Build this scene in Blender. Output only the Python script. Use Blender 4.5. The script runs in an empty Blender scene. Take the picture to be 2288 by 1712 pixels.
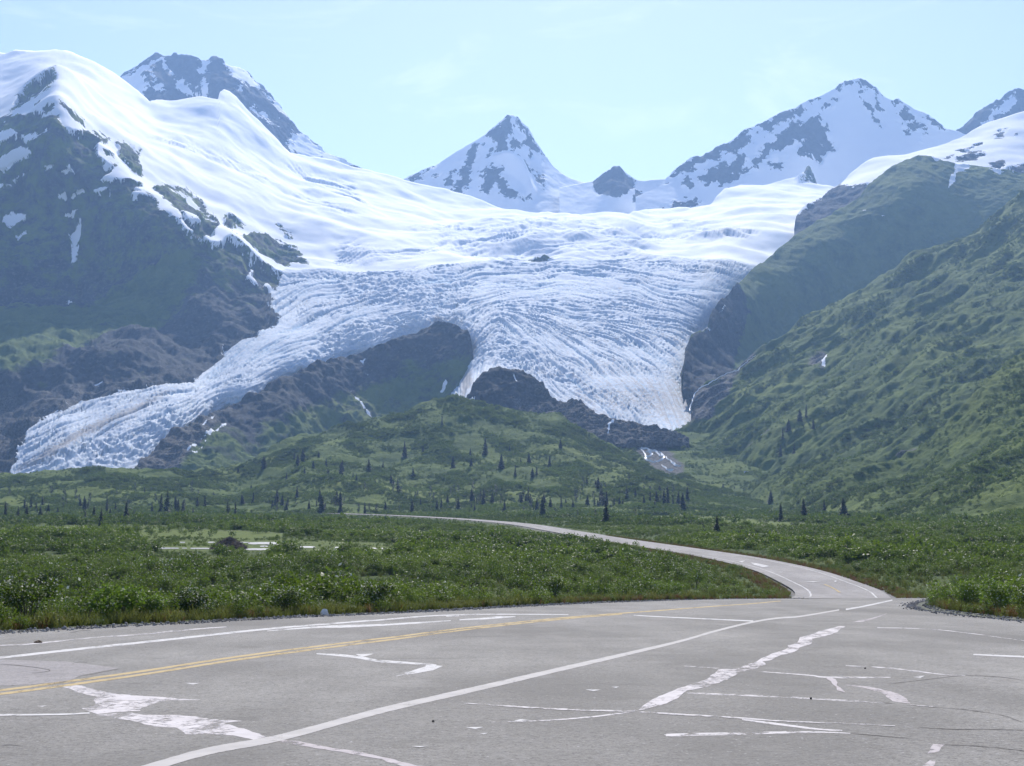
import bpy, bmesh, math, random
import numpy as np
from mathutils import Vector

random.seed(7)
RNG = np.random.default_rng(7)
SC = bpy.context.scene
COL = SC.collection
R = math.radians

# ------------------------------------------------------------------ camera
W, H, F = 2288.0, 1712.0, 3177.0            # photograph size and focal length in its pixels
CAM_Z = 1.7
HORIZON = 1120.0
PITCH = math.atan((HORIZON - H / 2) / F)
cam_d = bpy.data.cameras.new('camera')
cam_d.sensor_width = 36.0
cam_d.lens = 36.0 * F / W
cam_d.clip_start = 0.3
cam_d.clip_end = 40000
cam = bpy.data.objects.new('camera', cam_d)
COL.objects.link(cam)
cam.location = (0, 0, CAM_Z)
cam.rotation_euler = (R(90) + PITCH, 0, 0)
SC.camera = cam

# ------------------------------------------------------------------ sky, sun, exposure
SUN_AZ, SUN_EL = R(3), R(41)               # azimuth from the view direction (+Y), positive to the right
world = bpy.data.worlds.new('World')
SC.world = world
world.use_nodes = True
wn = world.node_tree.nodes
wl = world.node_tree.links
wn.clear()
w_out = wn.new('ShaderNodeOutputWorld')
w_bg = wn.new('ShaderNodeBackground')
w_bg.inputs['Strength'].default_value = 0.11
w_sky = wn.new('ShaderNodeTexSky')
w_sky.sky_type = 'NISHITA'
w_sky.sun_disc = False
w_sky.sun_elevation = SUN_EL
w_sky.sun_rotation = SUN_AZ
w_sky.altitude = 600
w_sky.air_density = 1.0
w_sky.dust_density = 0.4
w_sky.ozone_density = 2.0
# thin cirrus wisps
w_tc = wn.new('ShaderNodeTexCoord')
w_map = wn.new('ShaderNodeMapping')
w_map.inputs['Rotation'].default_value = (0.0, 0.55, 0.3)
w_map.inputs['Scale'].default_value = (5.0, 5.0, 16.0)
w_n = wn.new('ShaderNodeTexNoise')
w_n.inputs['Scale'].default_value = 1.5
w_n.inputs['Detail'].default_value = 9
w_n.inputs['Roughness'].default_value = 0.62
w_n.inputs['Distortion'].default_value = 0.6
w_r = wn.new('ShaderNodeMapRange')
w_r.inputs['From Min'].default_value = 0.56
w_r.inputs['From Max'].default_value = 0.80
w_r.inputs['To Max'].default_value = 0.26
w_mix = wn.new('ShaderNodeMixRGB')
w_mix.inputs['Color2'].default_value = (9.5, 9.8, 10.2, 1)
wl.new(w_tc.outputs['Generated'], w_map.inputs['Vector'])
wl.new(w_map.outputs['Vector'], w_n.inputs['Vector'])
wl.new(w_n.outputs['Fac'], w_r.inputs['Value'])
wl.new(w_r.outputs['Result'], w_mix.inputs['Fac'])
w_tint = wn.new('ShaderNodeMixRGB'); w_tint.blend_type = 'MULTIPLY'; w_tint.inputs['Fac'].default_value = 1.0
w_tint.inputs['Color2'].default_value = (1.085, 0.972, 0.99, 1)
wl.new(w_sky.outputs['Color'], w_tint.inputs['Color1'])
wl.new(w_tint.outputs['Color'], w_mix.inputs['Color1'])
wl.new(w_mix.outputs['Color'], w_bg.inputs['Color'])
wl.new(w_bg.outputs['Background'], w_out.inputs['Surface'])

sun_d = bpy.data.lights.new('sun', 'SUN')
sun_d.energy = 4.6
sun_d.angle = R(0.53)
sun_d.color = (1.0, 0.955, 0.89)
sun = bpy.data.objects.new('sun', sun_d)
COL.objects.link(sun)
SUNV = Vector((math.sin(SUN_AZ) * math.cos(SUN_EL), math.cos(SUN_AZ) * math.cos(SUN_EL), math.sin(SUN_EL)))
sun.rotation_euler = SUNV.to_track_quat('Z', 'Y').to_euler()

SC.view_settings.view_transform = 'Standard'
SC.view_settings.look = 'None'
SC.view_settings.exposure = 0.58
SC.view_settings.gamma = 1.0
SC.view_settings.use_curve_mapping = False
SC.render.engine = 'CYCLES'
SC.cycles.max_bounces = 6
SC.cycles.diffuse_bounces = 3
SC.cycles.glossy_bounces = 2
SC.cycles.transmission_bounces = 3
SC.cycles.transparent_max_bounces = 12
SC.cycles.volume_bounces = 1
SC.cycles.use_denoising = True
SC.cycles.use_adaptive_sampling = True
SC.cycles.adaptive_threshold = 0.015

# ------------------------------------------------------------------ projection helpers
CP, SP = math.cos(PITCH), math.sin(PITCH)

def unproj(u, v, Y):
    """world point seen at photograph pixel (u, v) and Y metres ahead"""
    u = np.asarray(u, float); v = np.asarray(v, float); Y = np.asarray(Y, float)
    a = (u - W / 2) / F
    b = (H / 2 - v) / F
    dy = CP - b * SP
    dz = SP + b * CP
    return np.stack([a * Y / dy, Y + 0 * a, CAM_Z + dz * Y / dy], -1)

def on_plane(u, v, z0, slope=0.0):
    """point where the pixel ray meets z = z0 + slope*y"""
    u = np.asarray(u, float); v = np.asarray(v, float)
    a = (u - W / 2) / F
    b = (H / 2 - v) / F
    dy = CP - b * SP
    dz = SP + b * CP
    t = (z0 - CAM_Z) / (dz - slope * dy)
    return np.stack([a * t, dy * t, CAM_Z + dz * t], -1)

def zpts(ox, oy, s, pts):
    return [(ox + x / s, oy + y / s) for x, y in pts]
Z1 = lambda p: zpts(0, 80, 2.759, p)
Z2 = lambda p: zpts(750, 200, 2.759, p)
Z3 = lambda p: zpts(1488, 130, 2.759, p)
Z4 = lambda p: zpts(0, 600, 2.759, p)
Z5 = lambda p: zpts(700, 600, 2.759, p)
Z6 = lambda p: zpts(1488, 600, 2.759, p)
Q1 = lambda p: zpts(0, 1312, 2.765, p)       # road close-ups
Q2 = lambda p: zpts(700, 1312, 2.765, p)
Q3 = lambda p: zpts(1488, 1312, 2.765, p)
M3 = lambda p: zpts(1488, 1050, 2.765, p)

# ------------------------------------------------------------------ noise
_perm = RNG.permutation(256).astype(np.int64)
_perm = np.concatenate([_perm, _perm, _perm])
_g = RNG.normal(size=(256, 3)); _g /= np.linalg.norm(_g, axis=1)[:, None]

def pn(P):
    """3-D gradient noise, about -0.7 .. 0.7"""
    P = np.asarray(P, float)
    shp = P.shape[:-1]
    P = P.reshape(-1, 3)
    I = np.floor(P).astype(np.int64)
    f = P - I
    w = f * f * f * (f * (f * 6 - 15) + 10)
    I &= 255
    out = np.zeros(len(P))
    for dx in (0, 1):
        wx = w[:, 0] if dx else 1 - w[:, 0]
        a = _perm[I[:, 0] + dx]
        for dy in (0, 1):
            wy = w[:, 1] if dy else 1 - w[:, 1]
            b = _perm[a + I[:, 1] + dy]
            for dz in (0, 1):
                wz = w[:, 2] if dz else 1 - w[:, 2]
                h = _perm[b + I[:, 2] + dz]
                g = _g[h]
                out += wx * wy * wz * (g[:, 0] * (f[:, 0] - dx) + g[:, 1] * (f[:, 1] - dy) + g[:, 2] * (f[:, 2] - dz))
    return out.reshape(shp) * 1.5

def fbm(P, scale, octv=5, gain=0.5, lac=2.03, seed=0.0):
    Q = np.asarray(P, float) / scale + seed
    s = 0; a = 1.0
    for i in range(octv):
        s = s + a * pn(Q); Q = Q * lac + 7.3; a *= gain
    return s

def ridged(P, scale, octv=5, gain=0.5, lac=2.07, seed=0.0):
    Q = np.asarray(P, float) / scale + seed
    s = 0; a = 1.0; n = 0
    for i in range(octv):
        s = s + a * (1 - np.abs(pn(Q)) * 2.2); n += a; Q = Q * lac + 11.7; a *= gain
    return s / n

def sstep(a, b, x):
    t = np.clip((x - a) / (b - a), 0, 1)
    return t * t * (3 - 2 * t)

def psdf(U, V, poly, margin=60.0):
    """signed distance (inside positive) to a closed polygon, clipped at +-margin"""
    U = np.asarray(U, float); V = np.asarray(V, float)
    shp = U.shape
    u = U.ravel(); v = V.ravel()
    out = np.full(u.shape, -margin)
    px = np.array([p[0] for p in poly]); py = np.array([p[1] for p in poly])
    sel = np.where((u > px.min() - margin) & (u < px.max() + margin) & (v > py.min() - margin) & (v < py.max() + margin))[0]
    if len(sel) == 0:
        return out.reshape(shp)
    us = u[sel]; vs = v[sel]
    d2 = np.full(len(sel), 1e12); ins = np.zeros(len(sel), bool)
    n = len(poly)
    for i in range(n):
        x0, y0 = poly[i]; x1, y1 = poly[(i + 1) % n]
        ex, ey = x1 - x0, y1 - y0
        L = ex * ex + ey * ey + 1e-9
        t = np.clip(((us - x0) * ex + (vs - y0) * ey) / L, 0, 1)
        d2 = np.minimum(d2, (us - x0 - t * ex) ** 2 + (vs - y0 - t * ey) ** 2)
        if y0 != y1:
            c = (y0 > vs) != (y1 > vs)
            ins ^= c & (us < (x1 - x0) * (vs - y0) / (y1 - y0) + x0)
    d = np.sqrt(d2)
    out[sel] = np.clip(np.where(ins, d, -d), -margin, margin)
    return out.reshape(shp)

def polys(U, V, ps, margin=60.0):
    o = np.full(np.shape(U), -margin)
    for p in ps:
        o = np.maximum(o, psdf(U, V, p, margin))
    return o

class RBF:
    """thin-plate interpolation of depth over photograph position"""
    def __init__(s, c, lam=0.0):
        c = np.array(c, float)
        s.x = c[:, :2] / 300.0
        n = len(c)
        K = s.k(np.linalg.norm(s.x[:, None] - s.x[None], axis=2)) + np.eye(n) * lam
        Pm = np.concatenate([np.ones((n, 1)), s.x], 1)
        A = np.block([[K, Pm], [Pm.T, np.zeros((3, 3))]])
        s.w = np.linalg.solve(A, np.concatenate([c[:, 2], np.zeros(3)]))
        s.lo, s.hi = c[:, 2].min() * 0.97, c[:, 2].max() * 1.03
    @staticmethod
    def k(r):
        return np.where(r > 1e-9, r * r * np.log(r + 1e-12), 0.0)
    def __call__(s, u, v):
        u = np.asarray(u, float); v = np.asarray(v, float)
        shp = np.broadcast(u, v).shape
        q = np.stack([np.broadcast_to(u, shp).ravel(), np.broadcast_to(v, shp).ravel()], 1) / 300.0
        o = np.empty(len(q))
        for i in range(0, len(q), 40000):
            b = q[i:i + 40000]
            r = np.sqrt(((b[:, None] - s.x[None]) ** 2).sum(2))
            o[i:i + 40000] = s.k(r) @ s.w[:-3] + s.w[-3] + b @ s.w[-2:]
        return np.clip(o, s.lo, s.hi).reshape(shp)

# ------------------------------------------------------------------ mesh helpers
def tag(o, label=None, cat=None, group=None, kind=None):
    if label: o['label'] = label
    if cat: o['category'] = cat
    if group: o['group'] = group
    if kind: o['kind'] = kind
    return o

def link(name, me, mat=None, parent=None):
    o = bpy.data.objects.new(name, me)
    COL.objects.link(o)
    if mat is not None and me is not None and len(me.materials) == 0:
        me.materials.append(mat)
    if parent is not None:
        o.parent = parent
    return o

def np_mesh(name, V, Fq, attrs=None, smooth=True):
    """mesh from numpy vertices and an (n,4) or (n,3) face array"""
    me = bpy.data.meshes.new(name)
    V = np.asarray(V, np.float32); Fq = np.asarray(Fq, np.int32)
    k = Fq.shape[1]
    me.vertices.add(len(V)); me.vertices.foreach_set('co', V.ravel())
    me.loops.add(len(Fq) * k); me.loops.foreach_set('vertex_index', Fq.ravel())
    me.polygons.add(len(Fq))
    me.polygons.foreach_set('loop_start', np.arange(0, len(Fq) * k, k, dtype=np.int32))
    me.polygons.foreach_set('loop_total', np.full(len(Fq), k, np.int32))
    me.polygons.foreach_set('use_smooth', np.full(len(Fq), smooth, bool))
    me.update(calc_edges=True)
    for kx, a in (attrs or {}).items():
        at = me.attributes.new(kx, 'FLOAT', 'POINT')
        at.data.foreach_set('value', np.asarray(a, np.float32).ravel())
    return me

def grid_faces(r, c):
    i = np.arange(r * c).reshape(r, c)
    return np.stack([i[:-1, :-1].ravel(), i[:-1, 1:].ravel(), i[1:, 1:].ravel(), i[1:, :-1].ravel()], 1)

# ------------------------------------------------------------------ materials
class NT:
    def __init__(s, name):
        s.m = bpy.data.materials.new(name)
        s.m.use_nodes = True
        s.t = s.m.node_tree
        s.t.nodes.clear()
        s.out = s.t.nodes.new('ShaderNodeOutputMaterial')
    def n(s, kind, **kw):
        nd = s.t.nodes.new(kind)
        for k, v in kw.items():
            if k in nd.inputs:
                nd.inputs[k].default_value = v
            else:
                setattr(nd, k, v)
        return nd
    def l(s, a, b):
        s.t.links.new(a, b)
    def pos(s):
        return s.n('ShaderNodeNewGeometry').outputs['Position']
    def noise(s, vec, scale, detail=4, rough=0.55, dist=0.0):
        nd = s.n('ShaderNodeTexNoise')
        nd.inputs['Scale'].default_value = scale
        nd.inputs['Detail'].default_value = detail
        nd.inputs['Roughness'].default_value = rough
        nd.inputs['Distortion'].default_value = dist
        s.l(vec, nd.inputs['Vector'])
        return nd.outputs['Fac']
    def scalev(s, vec, sx, sy, sz):
        nd = s.n('ShaderNodeMapping')
        nd.inputs['Scale'].default_value = (sx, sy, sz)
        s.l(vec, nd.inputs['Vector'])
        return nd.outputs['Vector']
    def math(s, op, a, b=None, clamp=False):
        nd = s.n('ShaderNodeMath', operation=op, use_clamp=clamp)
        for i, x in enumerate((a, b)):
            if x is None: continue
            if isinstance(x, (int, float)): nd.inputs[i].default_value = x
            else: s.l(x, nd.inputs[i])
        return nd.outputs[0]
    def ramp(s, x, a, b, lo=0.0, hi=1.0):
        nd = s.n('ShaderNodeMapRange')
        nd.inputs['From Min'].default_value = a; nd.inputs['From Max'].default_value = b
        nd.inputs['To Min'].default_value = lo; nd.inputs['To Max'].default_value = hi
        s.l(x, nd.inputs['Value'])
        return nd.outputs['Result']
    def mix(s, f, a, b):
        nd = s.n('ShaderNodeMixRGB')
        for i, x in zip(('Fac', 'Color1', 'Color2'), (f, a, b)):
            if isinstance(x, (int, float)): nd.inputs[i].default_value = x
            elif isinstance(x, tuple): nd.inputs[i].default_value = (*x, 1)
            else: s.l(x, nd.inputs[i])
        return nd.outputs['Color']
    def attr(s, name):
        return s.n('ShaderNodeAttribute', attribute_name=name).outputs['Fac']
    def bump(s, h, strength, dist):
        nd = s.n('ShaderNodeBump')
        nd.inputs['Strength'].default_value = strength
        nd.inputs['Distance'].default_value = dist
        s.l(h, nd.inputs['Height'])
        return nd.outputs['Normal']
    def bsdf(s, col, rough=0.8, spec=0.3, normal=None):
        b = s.n('ShaderNodeBsdfPrincipled')
        if isinstance(col, tuple): b.inputs['Base Color'].default_value = (*col, 1)
        else: s.l(col, b.inputs['Base Color'])
        if isinstance(rough, (int, float)): b.inputs['Roughness'].default_value = rough
        else: s.l(rough, b.inputs['Roughness'])
        b.inputs['Specular IOR Level'].default_value = spec
        if normal is not None: s.l(normal, b.inputs['Normal'])
        return b
    def done(s, shader):
        s.l(shader.outputs[0] if hasattr(shader, 'outputs') else shader, s.out.inputs['Surface'])
        return s.m

def terrain_material():
    t = NT('terrain')
    p = t.pos()
    n_big = t.noise(p, 0.006, 5, 0.6)
    n_mid = t.noise(p, 0.03, 6, 0.65)
    n_fine = t.noise(p, 0.16, 5, 0.65)
    # rock: layered greys and browns
    rock = t.mix(t.ramp(n_mid, 0.36, 0.64), (0.030, 0.034, 0.040), (0.066, 0.069, 0.074))
    rock = t.mix(t.ramp(n_fine, 0.52, 0.70), rock, (0.105, 0.104, 0.104))
    # tundra and brush green
    veg = t.mix(t.ramp(n_mid, 0.36, 0.64), (0.048, 0.080, 0.012), (0.102, 0.142, 0.022))
    veg = t.mix(t.ramp(n_big, 0.48, 0.66), veg, (0.130, 0.165, 0.028))
    vegf = t.math('ADD', t.attr('veg'), t.ramp(n_mid, 0.3, 0.7, -0.5, 0.5))
    ground = t.mix(t.ramp(vegf, -0.25, 0.25), rock, veg)
    # rubble
    rub = t.mix(t.ramp(t.noise(p, 0.35, 5, 0.7), 0.38, 0.62), (0.045, 0.045, 0.046), (0.165, 0.160, 0.154))
    ground = t.mix(t.ramp(t.math('ADD', t.attr('rubble'), t.ramp(n_mid, 0.3, 0.7, -0.4, 0.4)), -0.2, 0.2), ground, rub)
    # snow and bare ice
    snow = t.mix(t.ramp(n_big, 0.3, 0.7), (0.80, 0.82, 0.86), (0.88, 0.885, 0.90))
    ice = t.mix(t.ramp(n_fine, 0.35, 0.65), (0.46, 0.53, 0.61), (0.70, 0.71, 0.74))
    ice = t.mix(t.attr('blue'), ice, (0.26, 0.46, 0.64))
    ice = t.mix(t.ramp(t.math('ADD', t.attr('dirt'), t.ramp(n_fine, 0.3, 0.7, -0.5, 0.5)), -0.1, 0.5, 0.0, 0.8), ice, (0.33, 0.305, 0.29))
    white = t.mix(t.ramp(t.math('ADD', t.attr('ice'), t.ramp(n_mid, 0.3, 0.7, -0.3, 0.3)), -0.3, 0.3), snow, ice)
    ps = t.scalev(p, 1, 1, 0.38)
    sf = t.math('ADD', t.attr('snow'), t.ramp(t.noise(ps, 0.035, 6, 0.68), 0.25, 0.75, -0.85, 0.85))
    sf = t.math('ADD', sf, t.ramp(t.noise(ps, 0.13, 4, 0.65), 0.25, 0.75, -0.5, 0.5))
    sfac = t.ramp(sf, -0.06, 0.06)
    col = t.mix(sfac, ground, white)
    h = t.noise(p, 0.09, 8, 0.7)
    nb = t.bump(h, 0.55, 9.0)
    hs = t.noise(p, 0.02, 4, 0.5)
    ns = t.bump(hs, 0.10, 8.0)
    b1 = t.bsdf(col, 0.95, 0.1, nb)
    b2 = t.bsdf(col, 0.85, 0.06, ns)
    mx = t.n('ShaderNodeMixShader')
    t.l(sfac, mx.inputs[0]); t.l(b1.outputs[0], mx.inputs[1]); t.l(b2.outputs[0], mx.inputs[2])
    return t.done(mx)
M_TERRAIN = terrain_material()

# ------------------------------------------------------------------ terrain sheets
SHEETS = {}

def sheet(key, name, label, cat, top, bottom, ctrl, masks, disp, du=3.0, dv=3.0, back=(120, 70), split=None, u0=None, u1=None, skirt=6.0):
    """one mountain, hill or glacier: a surface from its foot (bottom) to its crest (top) with real depth, and a far side"""
    rb = RBF(ctrl)
    top = np.array(sorted(top), float); bottom = np.array(sorted(bottom), float)
    ua = u0 if u0 is not None else top[0, 0]; ub = u1 if u1 is not None else top[-1, 0]
    us = np.linspace(ua, ub, int((ub - ua) / du) + 1)
    vt = np.interp(us, top[:, 0], top[:, 1]); vb = np.interp(us, bottom[:, 0], bottom[:, 1])
    vb = np.maximum(vb, vt + 2)
    nr = int(np.max(vb - vt) / dv) + 2
    T = np.linspace(0, 1, nr)[:, None]
    kw = np.exp(-np.linspace(-2, 2, 41) ** 2); kw /= kw.sum()
    sm = lambda a: np.convolve(np.pad(a, 20, mode='edge'), kw, 'valid')
    vts = sm(vt)
    V = vb[None] + (vts - vb)[None] * T + (vt - vts)[None] * T ** 9
    U = np.broadcast_to(us[None], V.shape)
    Y = rb(U, V)
    P = unproj(U, V, Y)
    du_ = np.gradient(P, axis=1); dv_ = np.gradient(P, axis=0)
    N = np.cross(du_, dv_); N /= np.linalg.norm(N, axis=2)[..., None] + 1e-9
    N = np.where(N[..., 2:3] < 0, -N, N)
    A = masks(U, V, P)
    D = disp(U, V, P, A)
    P = P + N * D[..., None] * 0.55 + np.array([0, 0, 1.0]) * D[..., None] * 0.45
    keys = ('snow', 'ice', 'veg', 'dirt', 'rubble', 'blue')
    A = {k: np.broadcast_to(A.get(k, -1.0 if k != 'blue' else 0.0), V.shape).copy() for k in keys}
    SHEETS[key] = dict(rb=rb, P=P, U=U, V=V, A=A)
    # far side and buried foot
    away = P[-1] * np.array([1, 1, 0]); away /= np.linalg.norm(away, axis=1)[:, None]
    rows = [P[0:1] - np.array([0, 0, skirt])]
    extra = []
    bd, bz = back
    for k in (0.25, 0.7, 1.6, 3.5, 7.0):
        q = P[-1] + away * bd * k - np.array([0, 0, 1.0]) * bz * (k ** 1.15)
        q[:, 2] += fbm(q, 90, 3) * bz * 0.25 * min(k, 1)
        extra.append(q[None])
    PP = np.concatenate(rows + [P] + extra, 0)
    AA = {k: np.concatenate([a[0:1], a] + [a[-1:]] * 5, 0) for k, a in A.items()}
    r, c = PP.shape[:2]
    Fq = grid_faces(r, c)
    obs = []
    def make(nm, lb, ct, faces):
        idx, inv = np.unique(faces.ravel(), return_inverse=True)
        me = np_mesh(nm, PP.reshape(-1, 3)[idx], inv.reshape(faces.shape), {k: a.ravel()[idx] for k, a in AA.items()})
        o = link(nm, me, M_TERRAIN)
        tag(o, lb, ct, kind='structure')
        obs.append(o)
    if split is None:
        make(name, label, cat, Fq)
    else:
        UU = np.concatenate([U[0:1], U] + [U[-1:]] * 5, 0); VV = np.concatenate([V[0:1], V] + [V[-1:]] * 5, 0)
        s = psdf(UU, VV, split[0], 20) > 0
        fs = s.ravel()[Fq].sum(1) >= 2
        make(name, label, cat, Fq[~fs])
        make(split[1], split[2], split[3], Fq[fs])
    return obs

def rockstreak(P, seed):
    Q = P * np.array([1, 1, .30])
    return fbm(Q, 24, 3, .6, seed=seed) * 1.35
def jag(U, V, P, k, sc=60, seed=0.0):
    return fbm(P, sc, 4, seed=seed) * k

# --- far left rocky mountain
TOP_A = [(60, 230), (200, 205), (261, 176), (297, 151), (326, 134), (352, 117), (366, 124), (381, 123), (393, 117), (397, 121), (411, 121), (422, 129), (430, 127),
         (449, 140), (460, 137), (480, 127), (489, 131), (504, 145), (518, 149), (544, 147), (555, 152), (576, 174), (591, 185), (609, 209),
         (631, 236), (652, 272), (671, 294), (707, 316), (743, 345), (772, 359), (797, 368), (860, 400), (920, 430)]
SNOW_A = [Z1([(715, 265), (800, 235), (880, 185), (950, 165), (930, 215), (880, 250), (900, 300), (870, 370), (900, 445), (840, 400), (780, 330)]),
          Z1([(1005, 145), (1065, 220), (1130, 275), (1200, 335), (1275, 385), (1180, 385), (1110, 315), (1040, 215)]),
          Z1([(1243, 165), (1272, 180), (1278, 300), (1290, 388), (1248, 385), (1243, 280)]),
          Z1([(1390, 185), (1530, 185), (1570, 255), (1650, 345), (1560, 320), (1490, 280), (1495, 380), (1468, 300), (1430, 240)]),
          Z1([(1650, 330), (1720, 420), (1790, 530), (1730, 480), (1680, 400)]),
          Z1([(1800, 600), (1860, 595), (2060, 735), (2210, 800), (1900, 770), (1780, 700)]),
          Z1([(1560, 440), (1610, 500), (1700, 560), (1640, 540)]), Z1([(940, 250), (1000, 310), (960, 300)])]
def mask_a(U, V, P):
    s = polys(U, V, SNOW_A) / 10.0 + 0.12
    s = s + sstep(0.1, 0.5, fbm(P, 120, 4, seed=3)) * 0.7 - 0.15 + rockstreak(P, 3) * .75
    return dict(snow=np.clip(s, -0.95, 1.6))
def disp_rock(amp=26, sc=230, seed=1.0, fine=6):
    def d(U, V, P, A):
        Q = P * np.array([1, 1, 0.45])
        k = np.clip(1 - A.get('snow', -1), 0.25, 1.0)
        return ((ridged(Q, sc, 6, 0.52, seed=seed) - 0.55) * amp + fbm(P, 30, 3, seed=seed) * fine) * k
    return d
sheet('A', 'rocky_mountain', 'far three-topped dark rock mountain streaked with snow behind the white dome', 'mountain', TOP_A,
      [(60, 330), (330, 330), (500, 330), (650, 400), (800, 440), (920, 480)],
      [(352, 117, 4750), (430, 127, 4720), (480, 127, 4750), (544, 147, 4740), (600, 200, 4700), (671, 294, 4600), (797, 368, 4500), (261, 176, 4650),
       (449, 160, 4640), (450, 330, 4330), (600, 380, 4280), (300, 300, 4330), (60, 230, 4600), (920, 450, 4350), (400, 220, 4500), (350, 220, 4440), (480, 220, 4470), (560, 260, 4470), (440, 230, 4560)],
      mask_a, disp_rock(30, 210, 1.0, 5), du=2.4, dv=2.2)

# --- snowy pyramid peak
TOP_B = [(820, 430), (904, 401), (942, 379), (967, 366), (975, 366), (1004, 349), (1047, 323), (1083, 303), (1112, 278), (1134, 259), (1145, 256), (1160, 267), (1178, 285),
         (1196, 312), (1218, 343), (1236, 370), (1257, 390), (1279, 401), (1305, 407), (1340, 420), (1400, 440)]
ROCK_B = [Z2([(1060, 163), (1075, 200), (1085, 260), (1060, 320), (1050, 372), (945, 402), (990, 330), (920, 290)]),
          Z2([(1110, 190), (1135, 185), (1205, 265), (1292, 396), (1225, 388), (1150, 330), (1168, 300), (1130, 230)]),
          Z2([(1080, 300), (1130, 330), (1100, 350), (1070, 340)]),
          Z2([(800, 415), (880, 340), (910, 330), (840, 440), (832, 560), (790, 620), (740, 605), (765, 500)]),
          Z2([(660, 580), (740, 500), (760, 520), (700, 590)]), Z2([(700, 620), (760, 600), (780, 640), (690, 640)]), Z2([(600, 530), (640, 515), (610, 545)]),
          Z2([(970, 450), (1012, 490), (1045, 560), (1100, 620), (1135, 672), (1050, 662), (990, 590), (985, 565), (945, 645), (900, 640), (920, 580), (888, 510)]),
          Z2([(1100, 430), (1150, 445), (1215, 490), (1195, 512), (1150, 480)]), Z2([(1230, 495), (1262, 520), (1300, 595), (1265, 590), (1235, 550)]),
          Z2([(425, 555), (540, 490), (610, 455), (530, 530), (470, 575)]), Z2([(1155, 660), (1175, 670), (1160, 685)])]
def mask_b(U, V, P):
    s = -polys(U, V, ROCK_B) / 11.0 + rockstreak(P, 4) * .8
    return dict(snow=np.clip(s + 0.02, -0.9, 1.5))
def disp_b(U, V, P, A):
    k = np.clip(0.75 - 0.5 * A['snow'], 0.2, 1.0)
    d = ((ridged(P * np.array([1, 1, .45]), 170, 5, seed=5.0) - 0.55) * 22 + fbm(P, 28, 3, seed=2) * 5) * k
    d += 34 * sstep(0, 26, psdf(U, V, Z2([(940, 405), (1050, 380), (1130, 395), (1200, 460), (1250, 640), (1190, 735), (1160, 600), (1040, 500)])))
    return d
sheet('B', 'pyramid_peak', 'sharp snowy pyramid peak with bare rock tip in the middle of the skyline', 'mountain', TOP_B,
      [(820, 470), (967, 450), (1076, 475), (1185, 495), (1400, 500)],
      [(1142, 256, 4700), (904, 401, 4600), (1020, 340, 4640), (1326, 415, 4600), (1218, 343, 4660), (1150, 350, 4560), (1080, 380, 4510), (1100, 470, 4350), (1250, 470, 4350), (1000, 430, 4440), (1400, 470, 4400), (820, 450, 4500), (1180, 420, 4430), (1300, 440, 4480)],
      mask_b, disp_b, du=2.4, dv=2.2)

# --- small dark peak and the saddle beside it
TOP_C = [(1250, 420), (1300, 409), (1326, 405), (1352, 387), (1373, 370), (1384, 369), (1395, 378), (1424, 401), (1440, 404), (1460, 402), (1489, 399), (1540, 410), (1600, 430)]
ROCK_C = [Z2([(1585, 572), (1660, 512), (1740, 460), (1850, 555), (1840, 600), (1790, 640), (1740, 662), (1660, 655), (1600, 625)]), Z2([(1850, 610), (1895, 632), (1942, 712), (1880, 705), (1830, 695), (1840, 650)])]
def mask_c(U, V, P):
    return dict(snow=np.clip(-polys(U, V, ROCK_C) / 5.0, -1.4, 1.4))
sheet('C', 'dark_peak', 'small dark rock peak rising from the snow saddle right of the pyramid', 'mountain', TOP_C,
      [(1250, 500), (1600, 500)],
      [(1384, 369, 4480), (1326, 405, 4480), (1424, 401, 4460), (1380, 430, 4340), (1330, 480, 4280), (1460, 480, 4320), (1460, 402, 4500), (1250, 470, 4250), (1600, 440, 4300), (1560, 490, 4300), (1390, 480, 4280)],
      mask_c, disp_rock(14, 150, 4.0, 3), du=2.4, dv=2.2)

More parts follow.
